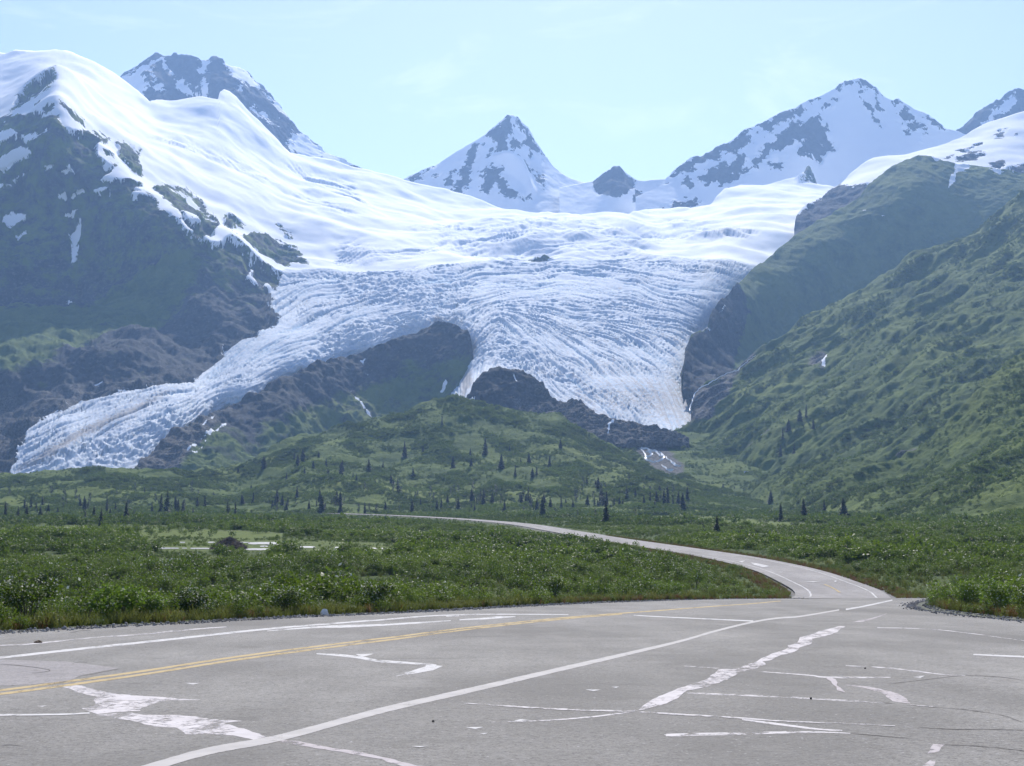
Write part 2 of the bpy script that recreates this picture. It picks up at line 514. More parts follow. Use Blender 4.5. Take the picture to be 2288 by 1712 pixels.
# --- high right peak with its long rocky left ridge
TOP_D = [(1420, 440), (1470, 420), (1488, 398), (1502, 384), (1542, 355), (1568, 347), (1575, 346), (1611, 318), (1637, 311), (1658, 293), (1687, 280), (1713, 270), (1742, 255), (1778, 239),
         (1807, 225), (1836, 213), (1865, 197), (1890, 179), (1905, 176), (1919, 174), (1934, 179), (1952, 197), (1977, 217), (1995, 227), (2006, 220), (2017, 228),
         (2042, 244), (2064, 251), (2082, 260), (2111, 286), (2140, 293), (2180, 310), (2288, 350)]
ROCK_D = [Z3([(0, 742), (150, 615), (340, 515), (410, 500), (480, 450), (530, 500), (470, 560), (390, 590), (350, 560), (300, 640), (200, 650), (150, 720), (90, 700)]),
          Z3([(550, 415), (700, 340), (880, 262), (950, 240), (880, 300), (830, 350), (760, 380), (690, 400), (640, 470), (570, 440)]),
          Z3([(200, 745), (290, 680), (400, 640), (480, 600), (490, 650), (470, 690), (560, 665), (440, 725), (260, 795)]),
          Z3([(940, 360), (990, 430), (1008, 520), (1035, 545), (965, 590), (930, 645), (880, 600), (820, 600), (850, 500), (780, 540), (700, 560), (640, 560), (600, 640), (540, 670), (590, 560), (700, 480), (720, 470), (780, 390), (850, 410), (900, 380)]),
          Z3([(600, 650), (700, 615), (720, 640), (650, 685)]), Z3([(95, 750), (150, 745), (140, 785)]),
          Z3([(1030, 188), (1110, 130), (1160, 140), (1100, 180), (1060, 205)]), Z3([(1170, 130), (1230, 125), (1310, 225), (1240, 200), (1190, 160)]),
          Z3([(1040, 230), (1060, 240), (1010, 300), (960, 340), (990, 290)]),
          Z3([(1205, 215), (1262, 290), (1280, 340), (1328, 402), (1280, 385), (1235, 300)]), Z3([(1290, 255), (1330, 330), (1300, 300)]), Z3([(1005, 500), (1045, 545), (1015, 545)]),
          Z3([(1400, 270), (1430, 245), (1475, 290), (1410, 295)]), Z3([(1440, 310), (1500, 325), (1520, 370), (1460, 380), (1435, 345)]), Z3([(1490, 395), (1560, 395), (1590, 425), (1530, 450), (1485, 440)]),
          Z3([(1585, 335), (1640, 355), (1725, 432), (1650, 410), (1600, 370)]), Z3([(1585, 420), (1605, 470), (1590, 470)]),
          Z3([(0, 930), (60, 905), (200, 895), (150, 935), (0, 945)])]
def mask_d(U, V, P):
    s = -polys(U, V, ROCK_D) / 11.0 + rockstreak(P, 5) * .8
    left = sstep(1800, 1500, U)
    s = s - left * sstep(0.0, 0.5, fbm(P, 70, 4, seed=8)) * 1.0
    return dict(snow=np.clip(s + 0.05, -0.9, 1.5))
def disp_d(U, V, P, A):
    k = np.clip(0.75 - 0.55 * A['snow'], 0.12, 1.0)
    return ((ridged(P * np.array([1, 1, .45]), 200, 5, seed=6.0) - 0.55) * 26 + fbm(P, 28, 3, seed=2) * 5) * k
sheet('D', 'high_peak', 'tall snow and rock peak with long jagged left ridge at right of the skyline', 'mountain', TOP_D,
      [(1420, 500), (1600, 495), (1800, 450), (1900, 440), (2100, 400), (2288, 400)],
      [(1919, 174, 4700), (1488, 398, 4320), (1637, 311, 4450), (1800, 228, 4600), (1850, 420, 4330), (1600, 460, 4190), (1480, 490, 4100), (2000, 350, 4420), (2140, 293, 4560), (1950, 300, 4520), (1700, 370, 4330), (1840, 270, 4540), (2288, 380, 4480), (2006, 221, 4670), (1800, 340, 4390)],
      mask_d, disp_d, du=2.4, dv=2.2)

# --- farthest ridge at the right border
TOP_E = [(2080, 340), (2140, 294), (2144, 293), (2166, 268), (2180, 252), (2198, 240), (2210, 238), (2227, 222), (2232, 226), (2245, 213), (2271, 201), (2288, 202), (2330, 215), (2420, 240), (2560, 290)]
def mask_e(U, V, P):
    return dict(snow=np.clip(polys(U, V, [Z3([(2000, 330), (2100, 260), (2150, 230), (2180, 280), (2100, 340), (1950, 400)])]) / 8 + sstep(0.1, .5, fbm(P, 110, 4, seed=9)) * 0.8 - 0.3, -1.3, 1.3))
sheet('E', 'far_ridge', 'farthest jagged dark ridge in the top right corner of the mountains', 'mountain', TOP_E,
      [(2080, 380), (2560, 400)],
      [(2288, 202, 5000), (2144, 293, 4900), (2200, 330, 4750), (2400, 350, 4700), (2560, 290, 4950), (2080, 350, 4850)],
      mask_e, disp_rock(26, 190, 7.0, 5), du=2.6, dv=2.6)

# --- the big left mountain with the glacier that flows round it
TOP_G = [(-260, 140), (-120, 132), (0, 125), (40, 122), (72, 120), (134, 118), (163, 125), (196, 136), (225, 154), (254, 174), (283, 198), (312, 225), (330, 242), (360, 235), (399, 226), (453, 222), (487, 223),
         (491, 206), (500, 200), (512, 204), (529, 216), (558, 250), (594, 290), (616, 312), (649, 339), (689, 352), (743, 357), (797, 370), (859, 388), (904, 403), (967, 421), (1076, 446),
         (1185, 465), (1294, 468), (1402, 471), (1488, 471), (1542, 467), (1586, 458), (1615, 438), (1655, 416), (1705, 411), (1742, 404), (1785, 393), (1807, 381), (1830, 400), (1850, 401), (1875, 410), (1960, 430)]
BOT_G = [(-260, 1085), (0, 1075), (100, 1072), (330, 1062), (400, 1010), (500, 975), (700, 890), (950, 850), (1000, 880), (1035, 915), (1062, 885), (1110, 852), (1180, 872), (1240, 922), (1330, 955), (1450, 975), (1560, 985), (1600, 880), (1700, 680), (1850, 560), (1960, 520)]
CTRL_G = [(-260, 1080, 1700), (50, 1060, 1690), (200, 1050, 1700), (320, 1030, 1740), (320, 985, 1795), (200, 1000, 1765), (150, 965, 1810), (60, 985, 1800), (400, 960, 1850), (400, 918, 1895), (250, 900, 1930),
          (560, 880, 2050), (560, 845, 2100), (430, 850, 2100), (500, 790, 2280), (700, 820, 2200), (700, 770, 2285), (600, 700, 2480), (850, 775, 2300), (850, 730, 2390), (950, 725, 2360), (950, 690, 2440), (750, 640, 2700),
          (680, 610, 2790), (1050, 640, 2620), (1100, 590, 2860), (850, 600, 2830), (1000, 585, 2890), (1250, 580, 2910), (1500, 575, 2920), (1690, 590, 2900),
          (500, 960, 2080), (600, 920, 2180), (700, 875, 2300), (850, 840, 2430), (950, 830, 2470), (1005, 850, 2330), (1012, 790, 2330), (1650, 750, 2640), (1620, 820, 2480), (1700, 680, 2780), (1040, 880, 1850), (1060, 740, 2260), (1130, 830, 1970), (1200, 870, 1900), (1300, 895, 1830), (1450, 945, 1745), (1540, 955, 1740), (1250, 790, 2120), (1250, 700, 2390), (1150, 640, 2610), (1400, 800, 2130),
          (1450, 700, 2440), (1540, 760, 2350), (1540, 820, 2160), (1600, 680, 2560), (1350, 620, 2720), (1240, 830, 1990), (1330, 870, 1890), (1400, 900, 1820), (1480, 880, 1940),
          (1200, 560, 3000), (1200, 500, 3350), (1000, 555, 3060), (900, 520, 3260), (800, 560, 3010), (1400, 500, 3360), (1600, 540, 3080), (1700, 500, 3330), (1200, 478, 3750), (1450, 480, 3800), (1650, 450, 3720),
          (1800, 400, 4000), (1800, 480, 3480), (1875, 410, 3950), (1960, 430, 4000), (1850, 540, 3200),
          (1000, 440, 4000), (904, 403, 4050), (797, 370, 4050), (650, 340, 4000), (558, 250, 3950), (500, 205, 3920), (450, 225, 3850), (333, 243, 3720), (254, 174, 3800), (134, 118, 3800), (0, 125, 3900), (-260, 140, 3900),
          (700, 440, 3500), (600, 380, 3500), (500, 330, 3460), (400, 300, 3400), (300, 270, 3300), (600, 480, 3160), (700, 530, 3060), (450, 420, 3010), (350, 350, 3010),
          (130, 170, 3060), (60, 220, 3000), (0, 270, 2910), (200, 250, 2990), (300, 380, 2790), (400, 500, 2630), (480, 560, 2620), (560, 560, 2760), (620, 640, 2700),
          (0, 400, 2770), (150, 480, 2700), (150, 620, 2620), (0, 600, 2600), (300, 560, 2610), (400, 600, 2560), (-260, 400, 2750), (-260, 700, 2450),
          (0, 700, 2490), (150, 690, 2560), (0, 745, 2310), (150, 742, 2340), (0, 800, 2080), (100, 795, 2110), (250, 720, 2420), (350, 680, 2480), (200, 790, 2130), (280, 780, 2140),
          (350, 740, 2330), (450, 700, 2430), (430, 790, 2310), (300, 830, 2100), (100, 850, 2060), (0, 900, 2010), (100, 920, 1930), (200, 850, 2070), (-260, 900, 1990)]
DARK_G = Z1([(-800, 520), (0, 520), (60, 500), (270, 490), (360, 500), (385, 560), (450, 590), (540, 600), (570, 640), (680, 630), (600, 690), (580, 770), (690, 830), (725, 800), (660, 870), (620, 900), (740, 910), (865, 890),
             (885, 935), (830, 960), (940, 1010), (985, 1100), (1050, 1120), (1100, 1160), (1150, 1240), (1215, 1250), (1280, 1330), (1400, 1290), (1490, 1350), (1600, 1430), (1690, 1480), (1745, 1490), (1680, 1600), (1660, 1660)]) + \
         Z4([(1750, 300), (1700, 350), (1560, 410), (1380, 490), (1370, 560), (1270, 630), (1180, 690), (1000, 722), (880, 740), (700, 765), (480, 820), (350, 890), (250, 940), (170, 1000), (120, 1110), (50, 1250), (-800, 1330)])
ROCKS_G = [Z1([(350, 405), (400, 440), (480, 515), (560, 570), (660, 632), (600, 610), (500, 560), (420, 500)]), Z1([(715, 650), (800, 680), (865, 715), (885, 845), (820, 835), (740, 755)]), Z1([(640, 730), (700, 740), (690, 775), (650, 765)]),
           Z1([(935, 925), (1000, 880), (1150, 910), (1250, 985), (1300, 1060), (1370, 1175), (1310, 1250), (1290, 1290), (1150, 1230), (1100, 1120), (1000, 1010)]),
           Z1([(1375, 1100), (1420, 1075), (1460, 1110), (1545, 1170), (1450, 1160), (1400, 1185)]), Z1([(1690, 1165), (1740, 1190), (1810, 1245), (1760, 1235)]),
           Z1([(1420, 1240), (1560, 1205), (1700, 1245), (1840, 1290), (1900, 1400), (1750, 1425), (1600, 1370), (1520, 1310)]),
           Z1([(110, 385), (180, 305), (280, 255), (335, 242), (345, 262), (260, 335), (200, 380), (50, 492), (90, 430)]), Z1([(265, 445), (335, 405), (325, 480), (275, 492)]), Z1([(200, 430), (265, 400), (230, 445)]),
           Z1([(1510, 1480), (1600, 1450), (1740, 1490), (1680, 1600), (1520, 1580)]), Z3([(880, 680), (962, 732), (815, 757), (850, 720)]), Z2([(1140, 1045), (1220, 1020), (1290, 1017), (1360, 1040), (1250, 1048)]), Z1([(1310, 1065), (1340, 1080), (1320, 1090)])]
SNOWP_G = [Z1([(-60, 590), (70, 578), (108, 610), (0, 660), (-60, 660)]), Z1([(132, 612), (285, 588), (220, 625), (150, 645)]), Z1([(-40, 775), (60, 715), (132, 675), (198, 718), (120, 770), (50, 815), (-40, 805)]), Z1([(355, 842), (430, 805), (450, 850), (400, 868)]),
           Z1([(-30, 910), (58, 908), (0, 950)]), Z1([(342, 968), (402, 970), (402, 1018), (352, 1005)]), Z1([(580, 962), (675, 955), (672, 972), (610, 988)]), Z1([(395, 1092), (475, 1072), (452, 1120), (395, 1118)]),
           Z1([(478, 1160), (497, 1140), (495, 1225), (468, 1300), (458, 1400), (440, 1402), (445, 1290), (432, 1210)]), Z1([(-20, 1140), (30, 1085), (190, 1072), (80, 1150)]), Z1([(88, 1215), (158, 1190), (110, 1255)]), Z1([(40, 1160), (90, 1150), (60, 1175)]),
           Z1([(810, 992), (870, 985), (945, 1022), (815, 1012)]), Z1([(955, 1040), (1000, 1055), (1052, 1120), (975, 1095)]), Z1([(1105, 1165), (1185, 1242), (1140, 1232)]), Z1([(1110, 1110), (1180, 1120), (1225, 1185), (1150, 1165)]), Z1([(1050, 910), (1130, 930), (1220, 1010), (1330, 1150), (1250, 1080), (1150, 980)]),
           Z1([(440, 1000), (500, 950), (512, 965), (450, 1005)]), Z1([(250, 825), (330, 795), (300, 818)]), Z1([(1450, 1295), (1530, 1310), (1530, 1350), (1480, 1330)]), Z1([(1520, 1490), (1560, 1480), (1530, 1520), (1590, 1580), (1510, 1530)]), Z1([(1620, 1570), (1690, 1590), (1620, 1590)]),
           Z4([(382, 240), (420, 215), (505, 203), (480, 228)]), Z4([(580, 715), (625, 695), (600, 712)]), Z1([(70, 890), (200, 820), (120, 870)])]
GREEN_G = [Z4([(-800, 240), (0, 240), (400, 250), (560, 220), (760, 90), (900, 0), (1050, -90), (1180, -140), (1260, -60), (1200, 90), (1110, 220), (950, 330), (700, 370), (450, 470), (280, 560), (0, 600), (-800, 610)])]
ICE_G = [[(610, 640), (640, 610), (690, 602), (750, 599), (859, 594), (1000, 589), (1076, 586), (1131, 581), (1257, 579), (1402, 575), (1547, 573), (1615, 579), (1690, 588), (1720, 640), (1640, 900), (1560, 1000), (1000, 1000), (-300, 1200), (-300, 1020), (150, 900), (330, 850), (430, 840), (520, 760)]]
ICEFALL = [Z2([(430, 865), (850, 800), (1100, 770), (1600, 785), (2000, 850), (2250, 900), (1900, 1000), (1800, 1032), (1500, 1042), (1200, 1030), (1000, 1052), (640, 960), (590, 900)]),
           Z1([(900, 620), (1150, 610), (1400, 680), (1600, 800), (1760, 920), (1600, 900), (1400, 780), (1150, 690)]), Z1([(1750, 970), (1900, 950), (2207, 1090), (2100, 1110), (1850, 1040)]),
           Z1([(1700, 770), (1850, 840), (1950, 950), (2207, 1020), (2207, 880), (1950, 830)]), Z2([(-40, 520), (100, 540), (230, 740), (100, 700)]), Z3([(0, 1000), (400, 990), (560, 1090), (300, 1140), (0, 1130)]), Z2([(0, 930), (100, 940), (300, 990), (600, 960), (620, 990), (300, 1020), (0, 1050)])]
DIRT_G = [Z4([(1110, 725), (980, 770), (800, 850), (600, 940), (300, 1105), (60, 1250), (120, 1255), (300, 1180), (520, 1050), (800, 905), (960, 810)]), Z5([(700, 320), (770, 290), (840, 330), (770, 355)]), Z5([(900, 790), (905, 640), (960, 600), (1000, 700), (940, 790)])]
FLOW = [[(60, 985), (200, 890), (330, 862), (430, 848), (510, 780), (620, 700), (690, 640)], [(50, 1040), (250, 925), (450, 850), (600, 780), (760, 705), (950, 645), (1090, 612)], [(250, 1030), (400, 940), (560, 865), (760, 785), (900, 735), (980, 690), (1050, 640)],
        [(1025, 880), (1030, 800), (1060, 740), (1080, 690)], [(1240, 830), (1185, 755), (1150, 710)], [(1450, 930), (1350, 830), (1270, 765), (1220, 730)], [(1535, 950), (1470, 830), (1380, 760)],
        [(1545, 830), (1500, 770), (1440, 740)], [(1600, 690), (1500, 655), (1400, 620), (1300, 600)], [(1180, 690), (1260, 705), (1330, 692), (1420, 720), (1500, 745)], [(1280, 660), (1400, 665), (1520, 690)], [(1100, 660), (1180, 650), (1280, 640)],
        [(950, 640), (1050, 625), (1150, 615), (1300, 615)], [(1080, 600), (1200, 598), (1350, 600)], [(620, 605), (800, 598), (1000, 588)], [(1200, 580), (1400, 580), (1690, 595)], [(640, 640), (800, 625), (1000, 605)],
        [(850, 540), (1000, 505), (1200, 495), (1400, 500), (1650, 530)], [(900, 500), (1200, 478), (1500, 482)], [(330, 300), (420, 320), (520, 380), (640, 430), (800, 470)], [(600, 300), (700, 400), (850, 450)], [(1000, 560), (1200, 545), (1450, 540)], [(1500, 500), (1640, 520)]]

def streak_map():
    """streaks that follow the flow of the ice, over the glacier (line integral convolution)"""
    st = 1.6
    uu = np.arange(-40, 1760, st); vv = np.arange(280, 1080, st)
    cu = np.arange(-40, 1770, 16.0); cv = np.arange(280, 1090, 16.0)
    CU, CV = np.meshgrid(cu, cv)
    c2 = np.zeros(CU.shape); s2 = np.zeros(CU.shape)
    for ln in FLOW:
        for (x0, y0), (x1, y1) in zip(ln[:-1], ln[1:]):
            a = math.atan2(y1 - y0, x1 - x0)
            n = max(2, int(math.hypot(x1 - x0, y1 - y0) / 25))
            for k in range(n):
                x = x0 + (x1 - x0) * (k + .5) / n; y = y0 + (y1 - y0) * (k + .5) / n
                w = 1.0 / (((CU - x) ** 2 + (CV - y) ** 2) + 900) ** 1.6
                c2 += w * math.cos(2 * a); s2 += w * math.sin(2 * a)
    fu = (uu + 40) / 16; fv = (vv - 280) / 16
    i = np.floor(fv).astype(int)[:, None]; j = np.floor(fu).astype(int)[None]
    a = (fv - np.floor(fv))[:, None]; b = (fu - np.floor(fu))[None]
    up = lambda M: (M[i, j] * (1 - a) * (1 - b) + M[i + 1, j] * a * (1 - b) + M[i, j + 1] * (1 - a) * b + M[i + 1, j + 1] * a * b)
    ang = 0.5 * np.arctan2(up(s2), up(c2))
    UU, VV = np.meshgrid(uu, vv)
    ang = ang + 0.35 * fbm(np.stack([UU, VV, 0 * UU], -1), 70, 2, seed=2.2)
    dx, dy = np.cos(ang), np.sin(ang)
    nz = RNG.random(UU.shape)
    outs = []
    for L in (12, 42):
        acc = nz.copy()
        for sg in (1, -1):
            X = np.broadcast_to(np.arange(len(uu))[None], UU.shape).astype(float).copy(); Yy = np.broadcast_to(np.arange(len(vv))[:, None], UU.shape).astype(float).copy()
            px = sg * dx; py = sg * dy
            for k in range(L):
                X = np.clip(X + px, 0, len(uu) - 1); Yy = np.clip(Yy + py, 0, len(vv) - 1)
                xi = np.round(X).astype(int); yi = np.round(Yy).astype(int)
                acc += nz[yi, xi]
                nx, ny = dx[yi, xi], dy[yi, xi]
                s = np.sign(nx * px + ny * py); s[s == 0] = 1
                px, py = nx * s, ny * s
        acc = (acc - acc.mean()) / acc.std()
        outs.append(acc)
    S = 0.6 * outs[0] + 0.6 * outs[1]
    def f(U, V):
        x = np.clip((U - uu[0]) / st, 0, len(uu) - 1.001); y = np.clip((V - vv[0]) / st, 0, len(vv) - 1.001)
        i = np.floor(y).astype(int); j = np.floor(x).astype(int); a = y - i; b = x - j
        return S[i, j] * (1 - a) * (1 - b) + S[i + 1, j] * a * (1 - b) + S[i, j + 1] * (1 - a) * b + S[i + 1, j + 1] * a * b
    return f
STREAK = streak_map()

def mask_g(U, V, P):
    jn = fbm(P, 55, 4, seed=4) * 6
    dark = psdf(U, V, DARK_G) + jn
    rocks = polys(U, V, ROCKS_G) + fbm(P, 25, 3, seed=5) * 6 - 1.5
    ground = np.maximum(dark, rocks)
    sp = polys(U, V, SNOWP_G) + fbm(P, 25, 3, seed=6) * 3.0
    snow = np.where(sp > -6, np.maximum(-ground, sp), -ground)
    ice = polys(U, V, ICE_G)
    icefall = polys(U, V, ICEFALL)
    st = STREAK(U, V)
    blue = sstep(-0.1, 1.8, -st) * sstep(-10, 20, np.maximum(ice, icefall * 0.6)) * 0.5
    fall_zone = sstep(-12, 25, icefall)
    veg = polys(U, V, GREEN_G) / 25.0
    upper = 0.05 + 0.5 * sstep(720, 560, V)          # thin green on the upper dark face
    veg = np.maximum(veg, -0.55 + upper)
    dirt = polys(U, V, DIRT_G) / 14.0
    dirt = np.maximum(dirt, -0.55 + 0.28 * np.clip(st, -1, 1.5) + 0.5 * sstep(640, 860, V) * sstep(1080, 1400, U) + 0.3 * fbm(P, 150, 3, seed=17))
    icea = np.maximum(ice / 14.0, -0.55 + 0.55 * fall_zone)
    rub = np.full(U.shape, -1.0)
    rub = np.maximum(rub, polys(U, V, [Z4([(-800, 800), (100, 740), (450, 740), (900, 735), (480, 830), (170, 1010), (60, 1260), (-800, 1330)])]) / 25.0)
    return dict(snow=np.clip(snow / 9.0, -1.5, 1.5), ice=np.clip(icea, -1.2, 1.2), veg=np.clip(veg, -1, 1), dirt=np.clip(dirt, -1, 1), blue=blue, rubble=np.clip(rub, -1, 0.0),
                _st=st, _ice=ice, _fall=icefall, _dark=dark)
SERAC = [Z4([(200, 1240), (480, 1060), (700, 1010), (860, 960), (1000, 850), (1200, 830), (1450, 770), (1600, 730), (1800, 560), (2000, 430), (2207, 380), (2300, 500), (2000, 600), (1600, 800), (1300, 920), (900, 1200), (400, 1260)]),
         Z5([(300, 300), (650, 250), (900, 250), (1000, 380), (700, 420), (400, 480), (0, 590), (0, 420)]), Z5([(900, 500), (1150, 420), (1300, 430), (1600, 600), (1750, 720), (2000, 880), (1700, 800), (1450, 700), (1150, 580), (950, 640)]),
         Z2([(0, 1120), (400, 1130), (900, 1180), (820, 1330), (600, 1400), (200, 1300), (0, 1280)])]
def disp_g(U, V, P, A):
    st = A['_st']
    icem = sstep(-6, 16, A['_ice']); fall = sstep(-14, 22, A['_fall']); serac = sstep(-14, 20, polys(U, V, SERAC))
    ground = sstep(0.1, -0.4, A['snow'])
    zone = 0.45 + 1.1 * sstep(-0.35, 0.4, fbm(P, 210, 3, seed=14))
    near = np.clip(P[..., 1] / 2900.0, 0.55, 1.2)
    d = icem * near * (zone * (1.5 * np.clip(st, -2.2, 1.6) - 4.2 * np.clip(-st - 0.35, 0, 1.6)) + serac * 12 * (ridged(P, 30, 4, 0.62, seed=3) - 0.6) + 4.0 * fbm(P, 110, 3, seed=2))
    d += fall * (1 - icem) * (zone * (1.6 * np.clip(st, -2, 1.5) - 3.2 * np.clip(-st - .4, 0, 1.6)) + 5.5 * fbm(P, 80, 3, seed=1))
    d += (1 - icem) * (1 - ground) * (22 * fbm(P, 360, 3, seed=7) + 5.0 * fbm(P, 120, 3, seed=8))
    d += ground * ((ridged(P * np.array([1, 1, .5]), 190, 6, 0.55, seed=2) - 0.55) * 30 + 4.5 * fbm(P, 22, 3, seed=3))
    # humps in the outline of the ice and the rock fin on the ridge
    d += 22 * sstep(0, 12, psdf(U, V, Z3([(880, 675), (965, 735), (815, 760), (780, 740)])))
    d += 14 * sstep(0, 8, psdf(U, V, Z2([(1140, 1045), (1220, 1018), (1290, 1012), (1370, 1042), (1250, 1050)])))
    return d
MOUNT_POLY = [(-400, 60), (134, 60), (330, 200), (333, 245), (420, 330), (520, 430), (640, 555), (690, 588), (650, 600)] + DARK_G[-20:]
sheet('G', 'glacier', 'wide snowfield and crevassed blue-white glacier splitting into two tongues', 'glacier', TOP_G, BOT_G, CTRL_G, mask_g, disp_g, du=2.3, dv=2.2,
      split=(MOUNT_POLY, 'left_mountain', 'big left mountain with white snow dome, dark snow-patched face and green bench', 'mountain'))

# --- snow dome ridge at the right
TOP_H = [(1774, 514), (1778, 482), (1796, 463), (1832, 442), (1874, 409), (1898, 387), (1923, 371), (1952, 355), (1985, 349), (2021, 345), (2057, 335), (2097, 324), (2122, 315), (2159, 299), (2195, 279), (2231, 264), (2288, 246), (2400, 215), (2560, 190)]
ROCK_H = [Z3([(780, 980), (850, 915), (950, 855), (1065, 775), (1150, 790), (1200, 765), (1250, 770), (1300, 800), (1100, 1100), (780, 1100)]), Z3([(1740, 615), (1850, 565), (1950, 530), (1860, 575)]), Z3([(1790, 625), (1900, 585), (1960, 595), (1880, 640)]),
          Z3([(2020, 500), (2060, 460), (2110, 440), (2080, 475)]), Z3([(2120, 485), (2165, 470), (2160, 495)]), Z3([(1990, 650), (2080, 632), (2090, 665), (2050, 690)]), Z3([(2090, 690), (2207, 660), (2300, 700), (2160, 720)]), Z3([(2195, 550), (2300, 540), (2300, 560)])]
def mask_h(U, V, P):
    s = -polys(U, V, ROCK_H) + fbm(P, 30, 4, seed=3) * 9
    low = (V - np.interp(U, [1774, 1900, 2053, 2150, 2288, 2560], [300, 470, 420, 400, 385, 380])) * 0.0
    return dict(snow=np.clip(s / 7, -1.4, 1.4), veg=-0.6 + 0 * U)
def disp_h(U, V, P, A):
    g = sstep(0.1, -0.4, A['snow'])
    return g * ((ridged(P, 110, 5, seed=9) - .55) * 16) + (1 - g) * 8 * fbm(P, 220, 3, seed=4)
sheet('H', 'snow_ridge', 'smooth white snow ridge with a grey rock flank above the green spur', 'mountain', TOP_H,
      [(1774, 560), (1850, 545), (1950, 470), (2053, 400), (2288, 430), (2560, 430)],
      [(2288, 246, 3720), (2159, 299, 3660), (2021, 345, 3560), (1923, 371, 3520), (1874, 409, 3450), (1796, 463, 3280), (1774, 530, 3120), (2288, 400, 3230), (2050, 380, 3330), (1850, 540, 3040), (1950, 430, 3220), (2560, 190, 3800), (2560, 420, 3200), (2150, 360, 3380)],
      mask_h, disp_h, du=2.4, dv=2.2)

# --- green spur with the shaded face
TOP_S = [(1526, 850), (1529, 800), (1532, 775), (1546, 745), (1580, 735), (1584, 712), (1593, 691), (1612, 665), (1622, 660), (1647, 637), (1666, 616), (1691, 594), (1720, 572), (1742, 554), (1789, 516), (1836, 489), (1879, 463), (1916, 442), (1941, 413), (1966, 389), (1995, 371),
         (2024, 355), (2053, 347), (2082, 351), (2104, 357), (2133, 365), (2177, 366), (2231, 380), (2288, 384), (2400, 390), (2560, 400)]
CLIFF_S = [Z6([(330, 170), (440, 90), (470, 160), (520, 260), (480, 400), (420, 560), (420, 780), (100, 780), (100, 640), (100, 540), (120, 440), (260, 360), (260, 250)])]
SNOW_S = [Z3([(1630, 605), (1700, 605), (1800, 640), (1880, 660), (1860, 690), (1800, 700), (1780, 760), (1742, 800), (1755, 730), (1785, 690), (1770, 640), (1660, 635)]), Z3([(1990, 690), (2080, 700), (2060, 712)]), Z3([(1220, 875), (1235, 872), (1225, 885)]), Z3([(1200, 940), (1230, 940), (1215, 950)]),
          Z3([(1320, 970), (1350, 965), (1330, 980)]), Z6([(340, 250), (365, 215), (372, 225), (350, 255)]), Z6([(215, 375), (270, 365), (275, 385)]), Z3([(2120, 690), (2160, 690), (2140, 704)]), Z3([(2000, 675), (2070, 700), (2040, 705)])]
def mask_s(U, V, P):
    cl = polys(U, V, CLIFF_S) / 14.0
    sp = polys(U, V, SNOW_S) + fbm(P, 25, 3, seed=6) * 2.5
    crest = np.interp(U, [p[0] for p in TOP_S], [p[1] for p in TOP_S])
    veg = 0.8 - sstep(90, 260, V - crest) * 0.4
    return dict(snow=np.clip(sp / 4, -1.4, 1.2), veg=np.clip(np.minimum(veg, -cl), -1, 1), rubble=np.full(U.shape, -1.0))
def disp_s(U, V, P, A):
    cl = sstep(-0.3, 0.4, -A['veg'])
    return (ridged(P * np.array([1, 1, .6]), 160, 5, .5, seed=12) - .55) * (10 + 18 * cl) + fbm(P, 18, 3, seed=5) * (2.2 + 3 * cl)
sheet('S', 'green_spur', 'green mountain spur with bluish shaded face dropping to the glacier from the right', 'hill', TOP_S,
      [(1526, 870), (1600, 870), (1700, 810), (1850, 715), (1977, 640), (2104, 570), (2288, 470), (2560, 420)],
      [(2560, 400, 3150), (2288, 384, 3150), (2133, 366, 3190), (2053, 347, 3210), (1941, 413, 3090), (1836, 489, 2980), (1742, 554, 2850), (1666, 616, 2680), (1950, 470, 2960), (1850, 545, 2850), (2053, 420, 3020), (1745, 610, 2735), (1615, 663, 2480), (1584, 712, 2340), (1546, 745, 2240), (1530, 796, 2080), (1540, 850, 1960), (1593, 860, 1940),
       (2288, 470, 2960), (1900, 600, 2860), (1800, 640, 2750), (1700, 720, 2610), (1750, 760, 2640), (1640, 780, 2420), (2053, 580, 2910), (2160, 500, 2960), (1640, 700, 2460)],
      mask_s, disp_s, du=2.4, dv=2.2)

